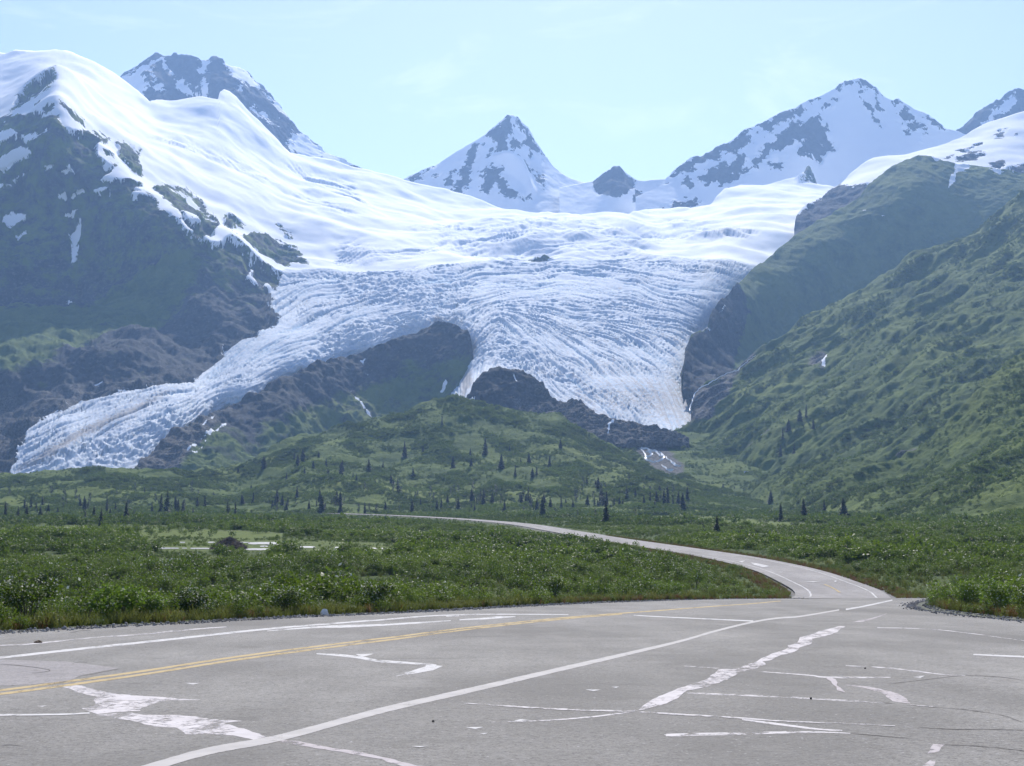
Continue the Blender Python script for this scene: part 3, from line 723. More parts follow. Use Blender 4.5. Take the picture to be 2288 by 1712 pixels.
# --- dark rock hill between the tongues
TOP_N = [(290, 1060), (315, 1031), (348, 1000), (381, 966), (430, 942), (471, 926), (520, 902), (558, 883), (616, 850), (681, 821), (700, 814), (754, 792), (800, 785), (827, 781), (852, 774), (874, 763), (903, 749), (932, 736), (961, 725), (985, 721), (1004, 721), (1026, 729), (1044, 736), (1049, 745), (1053, 756), (1056, 800), (1062, 890)]
LIT_N = [Z5([(-600, 900), (0, 600), (150, 530), (420, 480), (560, 410), (720, 345), (840, 335), (960, 380), (960, 430), (800, 440), (600, 470), (450, 520), (350, 620), (180, 680), (0, 720), (-400, 1000)])]
def mask_n(U, V, P):
    rub = polys(U, V, [Z4([(800, 1240), (900, 1100), (1050, 980), (1300, 900), (1480, 830), (1350, 950), (1200, 1100), (1100, 1240)])]) / 22
    veg = -0.75 + 0.45 * sstep(850, 980, V) - polys(U, V, LIT_N) / 60
    veg = np.maximum(veg, polys(U, V, [Z4([(1100, 1230), (1400, 1000), (1800, 750), (2207, 640), (2207, 900), (1600, 1100), (1400, 1240)])]) / 60 - 0.95)
    sn = polys(U, V, [Z4([(1230, 1055), (1300, 1010), (1400, 945), (1390, 960), (1300, 1030)]), Z4([(1140, 1140), (1190, 1095), (1220, 1090), (1160, 1140)]), Z4([(1235, 975), (1320, 920), (1250, 975)]), Z4([(1170, 1165), (1230, 1110), (1270, 1060), (1200, 1150)]),
                      Z5([(285, 560), (320, 555), (310, 600)]), Z5([(315, 648), (340, 645), (335, 665)]), Z5([(775, 750), (815, 690), (830, 700), (790, 750)]), Z5([(230, 760), (280, 800), (360, 900), (340, 890), (260, 800)]) ]) + fbm(P, 12, 2, seed=1) * 1.2
    return dict(snow=np.clip(sn / 4, -1.5, 1), veg=np.clip(veg, -.8, .3), rubble=np.clip(rub, -1, .5))
def disp_n(U, V, P, A):
    return (ridged(P * np.array([1, 1, .6]), 90, 6, .55, seed=21) - .55) * 17 + fbm(P, 14, 3, seed=5) * 3
sheet('N', 'rock_hill', 'dark bare rock hill standing between the two glacier tongues', 'hill', TOP_N,
      [(290, 1075), (500, 1075), (700, 990), (863, 960), (1020, 915), (1062, 915)],
      [(290, 1060, 1640), (348, 1000, 1740), (400, 955, 1800), (471, 926, 1880), (558, 883, 1990), (700, 814, 2130), (830, 781, 2230), (920, 742, 2270), (1000, 722, 2270), (1050, 745, 2200), (1056, 890, 2110), (950, 900, 2130), (850, 945, 2060), (700, 960, 1960), (800, 870, 2140), (950, 790, 2215), (900, 790, 2225), (640, 900, 1960), (500, 1040, 1700), (450, 990, 1760), (600, 980, 1850)],
      mask_n, disp_n, du=2.2, dv=2.0)

# --- rock mound and moraine below the right tongue
TOP_M = [(1030, 905), (1044, 886), (1062, 850), (1084, 828), (1110, 816), (1135, 818), (1168, 825), (1189, 841), (1211, 854), (1224, 870), (1230, 888), (1244, 893), (1298, 896), (1320, 912), (1334, 926), (1380, 938), (1447, 946), (1500, 961), (1540, 975)]
def mask_m(U, V, P):
    sn = polys(U, V, [Z5([(1228, 650), (1240, 660), (1260, 705), (1248, 700)]), Z5([(1810, 1010), (1815, 960), (1850, 930), (1865, 940), (1830, 970), (1825, 1020)]), Z5([(1200, 590), (1230, 595), (1215, 605)])])
    return dict(snow=np.clip(sn / 4 - 0.2, -1.5, .8), veg=np.full(U.shape, -.75), rubble=np.clip(sstep(1100, 1280, U) * 0.9 - 0.35 + 0.5 * fbm(P, 30, 3, seed=4), -.6, .6))
def disp_m(U, V, P, A):
    return (ridged(P, 45, 5, .6, seed=31) - .55) * 9 + fbm(P, 9, 3, seed=5) * 2.2
sheet('M', 'moraine', 'low brown rock mound and rubble moraine under the right glacier tongue', 'moraine', TOP_M,
      [(1030, 935), (1180, 945), (1300, 985), (1400, 992), (1450, 985), (1540, 985)],
      [(1044, 886, 1755), (1110, 816, 1815), (1200, 850, 1790), (1230, 888, 1765), (1130, 925, 1725), (1300, 897, 1705), (1400, 945, 1630), (1500, 962, 1605), (1540, 975, 1595), (1300, 975, 1615), (1450, 1000, 1555), (1030, 930, 1725), (1110, 870, 1760)],
      mask_m, disp_m, du=2.0, dv=2.0)

# --- big green right slope
TOP_R = [(1490, 990), (1510, 970), (1536, 958), (1542, 930), (1544, 900), (1550, 878), (1568, 857), (1597, 843), (1633, 825), (1669, 803), (1705, 778), (1742, 749), (1789, 716), (1850, 683), (1905, 654), (1956, 622), (1977, 612), (2032, 576), (2104, 540), (2162, 503), (2206, 478), (2249, 453), (2288, 438), (2400, 395), (2560, 350)]
def mask_r(U, V, P):
    rub = polys(U, V, [Z6([(140, 980), (140, 760), (350, 640), (700, 420), (520, 560), (420, 700), (300, 900), (160, 990)]), Z6([(870, 560), (960, 470), (1010, 480), (960, 590)])]) / 18
    rub = np.maximum(rub, (polys(U, V, [Z6([(420, 1130), (500, 1060), (640, 1000), (680, 1040), (560, 1090)]), Z6([(1390, 1200), (1530, 1110), (1580, 1120), (1460, 1200)])]) - 4) / 14)
    sn = polys(U, V, [Z6([(955, 585), (960, 545), (985, 515), (1000, 520), (985, 550), (980, 580)]), Z6([(415, 640), (430, 620), (450, 625), (430, 642)]), Z6([(580, 1018), (620, 1000), (637, 1005), (630, 1022)]), Z6([(500, 985), (530, 965), (538, 975)]), Z6([(350, 1075), (370, 1055), (375, 1065)]), Z6([(370, 650), (390, 640), (385, 660)])])
    return dict(snow=np.clip(sn / 4 - .15, -1.5, 1), veg=np.clip(0.9 + 0.4 * fbm(P, 120, 3, seed=2), -1, 1), rubble=np.clip(rub, -1.2, .4))
def fall_line(P):
    return np.stack([(P[..., 0] * .74 + P[..., 1] * .67) * .28, P[..., 1] * .74 - P[..., 0] * .67, P[..., 2] * .25], -1)
def disp_r(U, V, P, A):
    Q = fall_line(P)
    gul = ridged(Q, 95, 4, .5, seed=41) - .55
    cl = fbm(Q * np.array([1.6, 1, 1]), 26, 4, .6, seed=42)
    return gul * 27 + np.abs(cl) * 3.2 - 2 + fbm(P, 7, 2, seed=43) * .6
sheet('R', 'green_hillside', 'large brush-covered green mountainside sloping down from the right', 'hill', TOP_R,
      [(1490, 1075), (1640, 1115), (1800, 1120), (2024, 1060), (2150, 960), (2288, 850), (2560, 850)],
      [(2560, 350, 2400), (2288, 438, 2320), (2104, 540, 2250), (1956, 622, 2160), (1850, 683, 2080), (1742, 749, 2000), (1633, 825, 1900), (1568, 857, 1830), (1540, 926, 1750), (1510, 970, 1690), (1500, 1060, 1480), (1640, 1110, 1420), (1800, 1115, 1270), (2288, 850, 1350), (2560, 850, 1250),
       (2288, 700, 1700), (2100, 800, 1550), (1900, 850, 1640), (1750, 900, 1640), (2000, 1000, 1270), (1700, 1030, 1450), (1850, 1060, 1270), (2288, 560, 2040), (1620, 960, 1640)],
      mask_r, disp_r, du=2.2, dv=2.0)

# --- nearer green shoulder at the right border
TOP_T = [(1600, 1122), (1640, 1104), (1669, 1086), (1742, 1058), (1814, 1038), (1923, 1029), (2024, 1020), (2070, 990), (2104, 962), (2155, 918), (2180, 872), (2192, 856), (2213, 836), (2249, 803), (2288, 788), (2400, 740), (2560, 690)]
def mask_t(U, V, P):
    return dict(veg=np.clip(0.9 + 0.3 * fbm(P, 100, 3, seed=5), -1, 1))
def disp_t(U, V, P, A):
    k = sstep(0, 60, np.interp(U, [1600, 1742, 1900, 2100, 2560], [1142, 1148, 1154, 1164, 1185]) - V)
    Q = fall_line(P)
    return k * ((ridged(Q, 70, 4, .5, seed=51) - .55) * 12 + np.abs(fbm(P, 18, 3, .6, seed=52)) * 3.5 - 1)
sheet('T', 'green_shoulder', 'nearest dark green hill shoulder at the right border above the flats', 'hill', TOP_T,
      [(1600, 1140), (1640, 1142), (1750, 1146), (1900, 1152), (2100, 1162), (2288, 1172), (2560, 1190)],
      [(1600, 1130, 1300), (1640, 1104, 1340), (1742, 1058, 1260), (1814, 1038, 1200), (2024, 1020, 1060), (2104, 962, 1060), (2192, 856, 1130), (2288, 788, 1180), (2560, 690, 1150),
       (1640, 1142, 1228), (1750, 1146, 1039), (1900, 1152, 844), (2100, 1162, 643), (2288, 1172, 519), (2560, 1190, 386), (2288, 1000, 860), (2100, 1080, 840), (1900, 1090, 980)],
      mask_t, disp_t, du=2.4, dv=2.2)

# --- green knoll and the hummocks left of it
TOP_K = [(-260, 1062), (-100, 1060), (0, 1057), (70, 1054), (145, 1049), (236, 1042), (280, 1038), (326, 1039), (399, 1047), (450, 1050), (507, 1046), (544, 1028), (616, 986), (671, 960), (740, 953), (800, 948), (863, 930), (917, 912), (946, 896), (990, 888), (1019, 885), (1044, 889), (1081, 904), (1128, 912), (1189, 915),
         (1244, 926), (1280, 946), (1316, 966), (1352, 981), (1385, 992), (1400, 1004), (1425, 1022), (1461, 1041), (1497, 1057), (1560, 1074), (1640, 1104), (1720, 1125)]
def mask_k(U, V, P):
    return dict(veg=np.clip(0.95 + 0.3 * fbm(P, 90, 3, seed=5), -1, 1), snow=np.full(U.shape, -2.0))
def disp_k(U, V, P, A):
    k = sstep(1146, 1100, V)
    return k * ((ridged(P * np.array([1, .7, 1]), 95, 4, .5, seed=61) - .55) * 10 + np.abs(fbm(P, 22, 3, .6, seed=62)) * 2.2 - 1)
sheet('K', 'green_knoll', 'rounded green brushy knoll dotted with dark spruces below the glacier', 'hill', TOP_K,
      [(-260, 1150), (1720, 1150)],
      [(-260, 1062, 1350), (0, 1057, 1350), (236, 1042, 1330), (326, 1039, 1330), (400, 1047, 1330), (507, 1046, 1350), (616, 986, 1450), (671, 960, 1480), (863, 930, 1500), (1019, 885, 1520), (1128, 912, 1520), (1244, 926, 1520), (1352, 981, 1480), (1461, 1028, 1430), (1500, 1052, 1400), (1640, 1104, 1300), (1720, 1125, 1200),
       (-260, 1150, 900), (0, 1150, 900), (400, 1150, 900), (800, 1150, 900), (1200, 1150, 900), (1500, 1150, 900), (1720, 1150, 900), (0, 1100, 1120), (300, 1100, 1120), (600, 1100, 1140), (900, 1080, 1190), (1020, 1000, 1350), (800, 1000, 1370), (1200, 1000, 1360), (1350, 1060, 1250), (1020, 1100, 1120), (1500, 1100, 1140), (1020, 940, 1440)],
      mask_k, disp_k, du=2.4, dv=2.0, back=(60, 40))

# --- gravel outwash flat between knoll and hillside
TOP_O = [(1300, 965), (1400, 972), (1450, 963), (1510, 966), (1560, 955), (1640, 950), (1720, 945)]
def mask_o(U, V, P):
    bed = polys(U, V, [[(1400, 985), (1480, 985), (1530, 1040), (1530, 1060), (1470, 1060), (1430, 1020)]]) / 16
    return dict(veg=np.clip(0.8 - 0.3 * np.clip(bed, -1, 1), -1, 1), rubble=np.clip(bed - 0.2, -1.2, .6))
sheet('O', 'outwash_flat', 'brushy outwash flat with the bright braided meltwater stream', 'terrain', TOP_O,
      [(1300, 1120), (1720, 1130)],
      [(1300, 965, 1640), (1450, 963, 1680), (1560, 955, 1710), (1720, 945, 1680), (1400, 1000, 1580), (1500, 1040, 1470), (1600, 1040, 1480), (1300, 1120, 1250), (1720, 1130, 1240), (1500, 1100, 1300), (1600, 1090, 1330)],
      mask_o, lambda U, V, P, A: fbm(P, 30, 3, seed=71) * 2.2, du=3, dv=2.5)
#@@PART2
# ------------------------------------------------------------------ valley floor, parking lot and road
VZ = -6.85                                   # valley floor
LOT_S = -(1285.0 - HORIZON) / F              # the lot slopes gently away
def lot_pts(px):
    a = np.array(px, float)
    return on_plane(a[:, 0], a[:, 1], 0.0, LOT_S)
EDGE_L = [(-700, 1452), (-200, 1426), (0, 1415), (145, 1407), (289, 1399), (434, 1392), (579, 1384), (796, 1374), (917, 1369), (1134, 1357), (1315, 1348), (1500, 1341.5), (1633, 1338.5), (1760, 1337.6), (1795, 1337)]
EDGE_R = [(2009, 1336.6), (2050, 1336.8), (2096, 1337.5), (2080, 1341), (2055, 1347), (2045, 1354), (2060, 1362), (2103, 1368), (2175, 1377), (2288, 1388), (2450, 1402), (2750, 1424)]
def wobble(p, amp, seed, step):
    out = []
    for i in range(len(p) - 1):
        n = max(1, int(np.linalg.norm(p[i + 1] - p[i]) / step))
        for k in range(n):
            out.append(p[i] + (p[i + 1] - p[i]) * k / n)
    out.append(p[-1])
    out = np.array(out)
    out[:, :2] += np.stack([fbm(out, 1.3, 3, seed=seed), fbm(out, 1.3, 3, seed=seed + 5)], 1) * amp
    return out
E1 = wobble(lot_pts(EDGE_L), 0.22, 1.0, 0.8)
E2 = wobble(lot_pts(EDGE_R), 0.18, 2.0, 0.8)
def lotz(y): return LOT_S * y
LOT_POLY = [tuple(p[:2]) for p in E1] + [tuple(p[:2]) for p in E2] + [(70, -35), (-70, -35)]
LOT_COARSE = [tuple(p[:2]) for p in lot_pts(EDGE_L)] + [tuple(p[:2]) for p in lot_pts(EDGE_R)] + [(70, -35), (-70, -35)]

# road centre line
a0 = lot_pts([(1905, 1337.2)])[0]
RC = [(1888, 1331), (1870, 1318), (1827, 1300), (1772, 1278), (1716, 1263), (1640, 1247), (1561, 1234), (1455, 1218), (1348, 1202), (1248, 1185), (1162, 1171), (1075, 1163), (995, 1157.5), (890, 1152), (790, 1148.3), (720, 1146.2), (655, 1144.8), (560, 1143.5), (430, 1143)]
RCR = np.interp([p[1] for p in RC], [1143, 1158, 1171, 1185, 1202, 1340], [0.9, 0.9, 0.7, 0.35, 0, 0])     # the road climbs a low embankment
rc = np.array([on_plane(q[0], q[1], VZ + k) for q, k in zip(RC, RCR)])
rc = np.concatenate([[a0 + [-.6, -1.2, 0]], [a0 + [0.3, 6, -0.45]], rc])
def catmull(p, step):
    out = []
    n = len(p)
    for i in range(n - 1):
        p0, p1, p2, p3 = p[max(i - 1, 0)], p[i], p[i + 1], p[min(i + 2, n - 1)]
        m = max(2, int(np.linalg.norm(p2 - p1) / step))
        for k in range(m):
            t = k / m
            out.append(0.5 * ((2 * p1) + (-p0 + p2) * t + (2 * p0 - 5 * p1 + 4 * p2 - p3) * t * t + (-p0 + 3 * p1 - 3 * p2 + p3) * t ** 3))
    out.append(p[-1])
    return np.array(out)
ROADC = catmull(rc, 4.0)
for _ in range(4):
    ROADC[1:-1] = 0.25 * ROADC[:-2] + 0.5 * ROADC[1:-1] + 0.25 * ROADC[2:]
ROADZ = np.interp(ROADC[:, 1], [a0[1] - 2, a0[1] + 8, 128, 180, 2000], [lotz(a0[1] - 2), lotz(a0[1] + 8) - 0.1, VZ, VZ, VZ])
ROADZ = np.where(ROADC[:, 1] > 200, ROADC[:, 2], ROADZ)
ROADC[:, 2] = ROADZ

def near_line(X, Y, line):
    """distance to a polyline and its height there"""
    shp = np.shape(X); x = np.ravel(X); y = np.ravel(Y)
    best = np.full(x.shape, 1e9); zz = np.zeros(x.shape)
    for i in range(0, len(line) - 1):
        p, q = line[i], line[i + 1]
        ex, ey = q[0] - p[0], q[1] - p[1]
        t = np.clip(((x - p[0]) * ex + (y - p[1]) * ey) / (ex * ex + ey * ey + 1e-9), 0, 1)
        d = np.hypot(x - p[0] - t * ex, y - p[1] - t * ey)
        m = d < best
        best = np.where(m, d, best); zz = np.where(m, p[2] + t * (q[2] - p[2]), zz)
    return best.reshape(shp), zz.reshape(shp)

def proj(P):
    P = np.asarray(P, float)
    x, y, z = P[..., 0], P[..., 1], P[..., 2] - CAM_Z
    d = y * CP + z * SP
    up = -y * SP + z * CP
    return W / 2 + F * x / d, H / 2 - F * up / d

MARSH = [[(300, 1196), (640, 1200), (900, 1212), (900, 1236), (640, 1233), (330, 1232)], [(330, 1326), (430, 1326), (430, 1350), (330, 1350)]]
MEADOW = [[(1385, 1148), (1480, 1149), (1600, 1152), (1750, 1164), (1900, 1177), (2060, 1196), (1900, 1193), (1700, 1180), (1500, 1167), (1400, 1158)], [(0, 1172), (300, 1172), (560, 1186), (700, 1195), (560, 1205), (250, 1200), (0, 1198)], [(-100, 1150), (120, 1152), (400, 1158), (120, 1164), (-100, 1162)]]
ROADSUB = ROADC[::3]
def ground_z(X, Y, full=False):
    X = np.asarray(X, float); Y = np.asarray(Y, float)
    d_lot = -psdf(X, Y, LOT_COARSE, 70.0)
    d_rd, z_rd = near_line(X, Y, ROADSUB)
    P0 = np.stack([X, Y, np.full(X.shape, VZ)], -1)
    u, v = proj(np.where(Y[..., None] > 5, P0, np.array([0, 5.0, 0])))
    marsh = sstep(-2, 3, polys(u, v, MARSH, 20))
    val = VZ - 0.1 + (1 - marsh) * (0.55 * fbm(P0, 26, 3, seed=3.3)) - 0.06
    w = sstep(2.0, 46.0, d_lot)
    near = lotz(Y) + np.where(d_lot < 0.4, -0.30, 0.02) + 0.12 * fbm(P0, 2.3, 2, seed=9) * sstep(.5, 2.5, d_lot)
    z = near * (1 - w) + val * w
    wr = sstep(15.0, 5.0, d_rd)
    z = z * (1 - wr) + np.minimum(z_rd - 0.16, z + 3) * wr
    z = np.where((d_lot < 0.4), lotz(Y) - 0.30, z)
    return (z, d_lot, d_rd, u, v, marsh) if full else z

cols = np.concatenate([np.arange(-900, -100, 30), np.arange(-100, 2400, 7), np.arange(2400, 3200, 30)])
rows = [6.0]
while rows[-1] < 1500:
    rows.append(rows[-1] * (1.03 if rows[-1] < 35 else 1.012) + 0.05)
rows = np.array(rows)
GX = (cols[None] - W / 2) / F * rows[:, None]; GY = np.broadcast_to(rows[:, None], GX.shape)
GZ, g_dl, g_dr, g_u, g_v, g_marsh = ground_z(GX, GY, True)

def ground_material():
    t = NT('valley_ground')
    p = t.pos()
    n1 = t.noise(p, 0.05, 5, 0.6); n2 = t.noise(p, 0.6, 6, 0.65); n3 = t.noise(p, 6.0, 4, 0.6)
    c = t.mix(t.ramp(n2, 0.35, 0.65), (0.020, 0.038, 0.008), (0.055, 0.085, 0.016))
    c = t.mix(t.ramp(n1, 0.45, 0.65), c, (0.075, 0.098, 0.020))
    md = t.mix(t.ramp(n2, 0.35, 0.65), (0.070, 0.105, 0.018), (0.115, 0.145, 0.030))
    c = t.mix(t.ramp(t.math('ADD', t.attr('meadow'), t.ramp(n2, .3, .7, -.25, .25)), 0.2, 0.7), c, md)
    gr = t.mix(t.ramp(n3, 0.35, 0.65), (0.09, 0.085, 0.08), (0.26, 0.25, 0.24))
    c = t.mix(t.attr('gravel'), c, gr)
    return t.done(t.bsdf(c, 0.95, 0.1, t.bump(n2, 0.6, 0.5)))
M_GROUND = ground_material()
meadow = np.maximum(sstep(-3, 6, polys(g_u, g_v, MEADOW, 20)), 0.55 * g_marsh)
gravel = np.maximum(sstep(1.3, 0.4, g_dl), sstep(6.5, 4.5, g_dr))
o = link('valley_floor', np_mesh('valley_floor', np.stack([GX, GY, GZ], -1).reshape(-1, 3), grid_faces(*GX.shape), dict(meadow=meadow, gravel=gravel)), M_GROUND)
tag(o, 'flat green valley floor between the parking lot and the mountains', 'ground', kind='structure')
me = np_mesh('lowland', [(-14000, -3000, -30), (14000, -3000, -30), (14000, 16000, -30), (-14000, 16000, -30)], [(0, 1, 2, 3)], dict(meadow=[0] * 4, gravel=[0] * 4))
tag(link('lowland', me, M_GROUND), 'flat green lowland running out under the mountains', 'ground', kind='structure')

def poly_mesh(name, pts):
    bm = bmesh.new()
    f = bm.faces.new([bm.verts.new(p) for p in pts])
    f.normal_update()
    if f.normal.z < 0: f.normal_flip()
    bmesh.ops.triangulate(bm, faces=bm.faces[:])
    me = bpy.data.meshes.new(name)
    bm.to_mesh(me); bm.free()
    return me
_k = int(np.argmin(np.linalg.norm(E2 - lot_pts([EDGE_R[2]])[0], axis=1)))
vp = np.concatenate([E2[_k:] + np.array([0.06, 0.06, 0]), lot_pts([(2750, 1338.5), (2400, 1338)])])
verge = link('verge', poly_mesh('verge', [(q[0], q[1], q[2] + 0.012) for q in vp]), M_GROUND)
for kx, val in (('meadow', 0.0), ('gravel', 0.55)):
    at = verge.data.attributes.new(kx, 'FLOAT', 'POINT'); at.data.foreach_set('value', [val] * len(verge.data.vertices))
tag(verge, 'grassy verge tongue between the lot and the side road at right', 'verge', kind='structure')

def asphalt_material(name, c1, c2, speck):
    t = NT(name)
    p = t.pos()
    big = t.noise(p, 0.13, 4, 0.6)
    strk = t.noise(t.scalev(p, 0.6, 0.10, 1), 1.0, 4, 0.6)
    med = t.noise(p, 1.7, 5, 0.65)
    fin = t.math('ADD', t.math('MULTIPLY', t.noise(p, 13.0, 5, 0.75), 0.5), t.math('MULTIPLY', t.noise(p, 42.0, 3, 0.7), 0.5))
    lane = t.noise(t.scalev(p, 0.16, 0.035, 1), 1.0, 3, 0.55)
    stain = t.noise(p, 0.45, 5, 0.62)
    vor = t.n('ShaderNodeTexVoronoi'); vor.inputs['Scale'].default_value = 14.0
    t.l(p, vor.inputs['Vector'])
    c = t.mix(t.ramp(big, 0.35, 0.65), c1, c2)
    c = t.mix(t.ramp(strk, 0.42, 0.68, 0, 0.5), c, tuple(x * 1.3 for x in c2))
    c = t.mix(t.ramp(med, 0.45, 0.75, 0, 0.35), c, tuple(x * 0.72 for x in c1))
    c = t.mix(t.ramp(fin, 0.50, 0.60, 0, 0.85), c, tuple(x * 0.45 for x in c1))
    c = t.mix(t.ramp(fin, 0.46, 0.36, 0, 0.6), c, tuple(x * 1.5 for x in c2))
    c = t.mix(t.ramp(lane, 0.52, 0.66, 0, 0.5), c, tuple(x * 0.72 for x in c1))
    c = t.mix(t.ramp(stain, 0.60, 0.74, 0, 0.55), c, tuple(x * 0.62 for x in c1))
    c = t.mix(t.ramp(stain, 0.40, 0.28, 0, 0.35), c, tuple(x * 1.25 for x in c2))
    sp = t.math('MULTIPLY', t.ramp(vor.outputs['Distance'], 0.12, 0.28, 1, 0), t.ramp(t.noise(p, 11.0, 2, .5), 0.55, 0.7))
    c = t.mix(t.math('MULTIPLY', sp, speck), c, (0.50, 0.48, 0.46))
    return t.done(t.bsdf(c, 0.9, 0.10, t.bump(fin, 0.5, 0.012)))
M_ASPH = asphalt_material('asphalt', (0.198, 0.187, 0.170), (0.264, 0.250, 0.228), 0.9)
M_ASPH2 = asphalt_material('road_asphalt', (0.265, 0.247, 0.232), (0.325, 0.304, 0.286), 0.3)
M_PATCH = asphalt_material('asphalt_patch', (0.290, 0.270, 0.260), (0.330, 0.305, 0.292), 0.2)

lot = link('parking_lot', poly_mesh('parking_lot', [(x, y, lotz(y)) for x, y in LOT_POLY]), M_ASPH)
tag(lot, 'wide worn grey asphalt lot with cracks and painted lines in the foreground', 'pavement', kind='structure')

def ribbon(line, width, off=0.0, lift=0.0, jit=0.0, seed=0.0):
    """flat strip along a polyline of ground points"""
    line = np.asarray(line, float)
    tn = np.gradient(line[:, :2], axis=0); tn /= np.linalg.norm(tn, axis=1)[:, None] + 1e-9
    nr = np.stack([-tn[:, 1], tn[:, 0]], 1)
    w = np.broadcast_to(np.asarray(width, float), (len(line),)).copy()
    jl = fbm(line, 0.35, 3, seed=seed) * jit; jr = fbm(line, 0.35, 3, seed=seed + 9) * jit
    L = line.copy(); Rr = line.copy()
    L[:, :2] += nr * (off + w / 2 + jl)[:, None]; Rr[:, :2] += nr * (off - w / 2 + jr)[:, None]
    V = np.concatenate([L, Rr]); V[:, 2] += lift
    n = len(line); i = np.arange(n - 1)
    return V, np.stack([i, i + n, i + n + 1, i + 1], 1)

V, Fc = ribbon(ROADC, 8.3, 0, 0.012)
V[:, 2] += 0.03 * 0
road = link('road', np_mesh('road', V, Fc), M_ASPH2)
tag(road, 'narrow paved road curving away across the valley to the left', 'road', kind='structure')

# ---- paint, patches and cracks
def paint_material(name, col, wear, rough=0.9):
    t = NT(name)
    p = t.pos()
    n = t.noise(p, 9.0, 6, 0.75)
    n2 = t.noise(t.scalev(p, 2.2, 0.5, 1), 1.0, 4, 0.6)
    c = t.mix(t.ramp(t.noise(p, 3.0, 4, .6), 0.3, 0.7), tuple(x * 0.82 for x in col), col)
    b = t.bsdf(c, rough, 0.1)
    tr = t.n('ShaderNodeBsdfTransparent')
    mx = t.n('ShaderNodeMixShader')
    f = t.ramp(t.math('ADD', t.math('MULTIPLY', n, 0.55), t.math('MULTIPLY', n2, 0.45)), wear - 0.03, wear + 0.06)
    t.l(f, mx.inputs[0]); t.l(tr.outputs[0], mx.inputs[1]); t.l(b.outputs[0], mx.inputs[2])
    return t.done(mx)
M_WHITE = paint_material('white_paint', (0.62, 0.595, 0.57), 0.42)
M_WLINE = paint_material('worn_white_line', (0.50, 0.47, 0.44), 0.36)
M_FAINT = paint_material('faint_white_line', (0.62, 0.58, 0.56), 0.47)
M_YELL = paint_material('yellow_paint', (0.50, 0.385, 0.21), 0.425)
M_SMEAR = paint_material('white_sealant', (0.62, 0.575, 0.56), 0.445)
M_SMEARF = paint_material('faded_sealant', (0.50, 0.45, 0.44), 0.44)
t_ = NT('crack'); M_CRACK = t_.done(t_.bsdf((0.11, 0.10, 0.094), 0.9, 0.05))

LAYER = [0]
def lift_next():
    LAYER[0] += 1
    return 0.0015 + 0.0005 * (LAYER[0] % 9)
def dens(px, n=14):
    a = np.array(px, float)
    out = []
    for i in range(len(a) - 1):
        m = max(2, int(np.linalg.norm(a[i + 1] - a[i]) / n))
        for k in range(m): out.append(a[i] + (a[i + 1] - a[i]) * k / m)
    out.append(a[-1])
    return np.array(out)
def line_mark(name, px, thick, mat, off=0.0, jit=0.10, label=None):
    """painted line: thick is its width across the view, one value or a list along the line"""
    a = catmull(np.array(px, float), 10)
    k = np.linspace(0, 1, len(a)); tk = np.atleast_1d(np.asarray(thick, float))
    th = np.interp(k, np.linspace(0, 1, len(tk)), tk) if len(tk) > 1 else np.full(len(a), tk[0])
    n3 = np.stack([a[:, 0], a[:, 1], 0 * a[:, 0]], 1)
    j1 = fbm(n3, 9, 3, seed=LAYER[0] * 1.7) * jit * th; j2 = fbm(n3, 9, 3, seed=LAYER[0] * 1.7 + 9) * jit * th
    of = np.interp(k, np.linspace(0, 1, len(np.atleast_1d(off))), np.atleast_1d(off)) if np.ndim(off) else off
    A = lot_pts(np.stack([a[:, 0], np.maximum(a[:, 1] + of - th / 2 + j1, 1337)], 1)); B = lot_pts(np.stack([a[:, 0], np.maximum(a[:, 1] + of + th / 2 + j2, 1337.3)], 1))
    V = np.concatenate([A, B]); V[:, 2] += lift_next()
    n = len(a); i = np.arange(n - 1)
    o = link(name, np_mesh(name, V, np.stack([i, i + n, i + n + 1, i + 1], 1)), mat, lot)
    if label: o['label'] = label
    return o
def patch_mark(name, px, mat, jit=0.03, label=None):
    px = list(px)
    g = lot_pts(dens(px + [px[0]], 7))[:-1]
    lf = lift_next()
    r = np.clip(g[:, 1] / 25, 0.5, 2.5)
    g[:, 0] += fbm(g, 0.22, 3, seed=LAYER[0]) * jit * r; g[:, 1] += fbm(g, 0.22, 3, seed=LAYER[0] + 4) * jit * 2.5 * r
    g[:, 2] = lotz(g[:, 1]) + lf
    o = link(name, poly_mesh(name, [tuple(p) for p in g]), mat, lot)
    if label: o['label'] = label
    return o
patch_mark('repair_patch', Q1([(-300, 440), (0, 448), (400, 460), (740, 500), (500, 545), (430, 580), (200, 602), (-300, 620)]), M_PATCH, 0.02, 'paler smooth repair patch')
YEL = [(-200, 1570), (0, 1547), (160, 1526), (330, 1502), (545, 1469), (800, 1436), (883, 1426), (1027, 1407), (1170, 1391), (1293, 1379), (1390, 1371.5), (1500, 1363), (1600, 1355), (1670, 1350), (1745, 1343)]
line_mark('yellow_line', YEL, [5, 4.6, 4.2, 3.4, 2.8, 2.2, 1.6], M_YELL, [-4.2, -4.0, -3.6, -3, -2, -1, 0])
line_mark('yellow_line', YEL[:-4], [5, 4.8, 4.4, 4, 3.4, 2.6, 1.8], M_YELL, [4.6, 4.2, 3.8, 3.2, 2.6, 1.8, 1.0])
line_mark('edge_line', [(-200, 1490), (0, 1470), (181, 1450), (325, 1435), (470, 1419), (615, 1404), (800, 1389), (845, 1386), (953, 1377), (1062, 1373)], [5, 5, 4.6, 4, 3, 2], M_WHITE)
line_mark('edge_line', [(1062, 1373), (1170, 1372.8), (1270, 1373.5)], [2, 1.8, 1.4], M_WHITE)
line_mark('old_line', [(0, 1443), (72, 1439), (217, 1424)], [3, 2.5, 1.5], M_FAINT)
line_mark('old_line', [(217, 1424), (300, 1419), (416, 1408), (506, 1401)], [2.2, 2.6, 3, 1.5], M_FAINT)
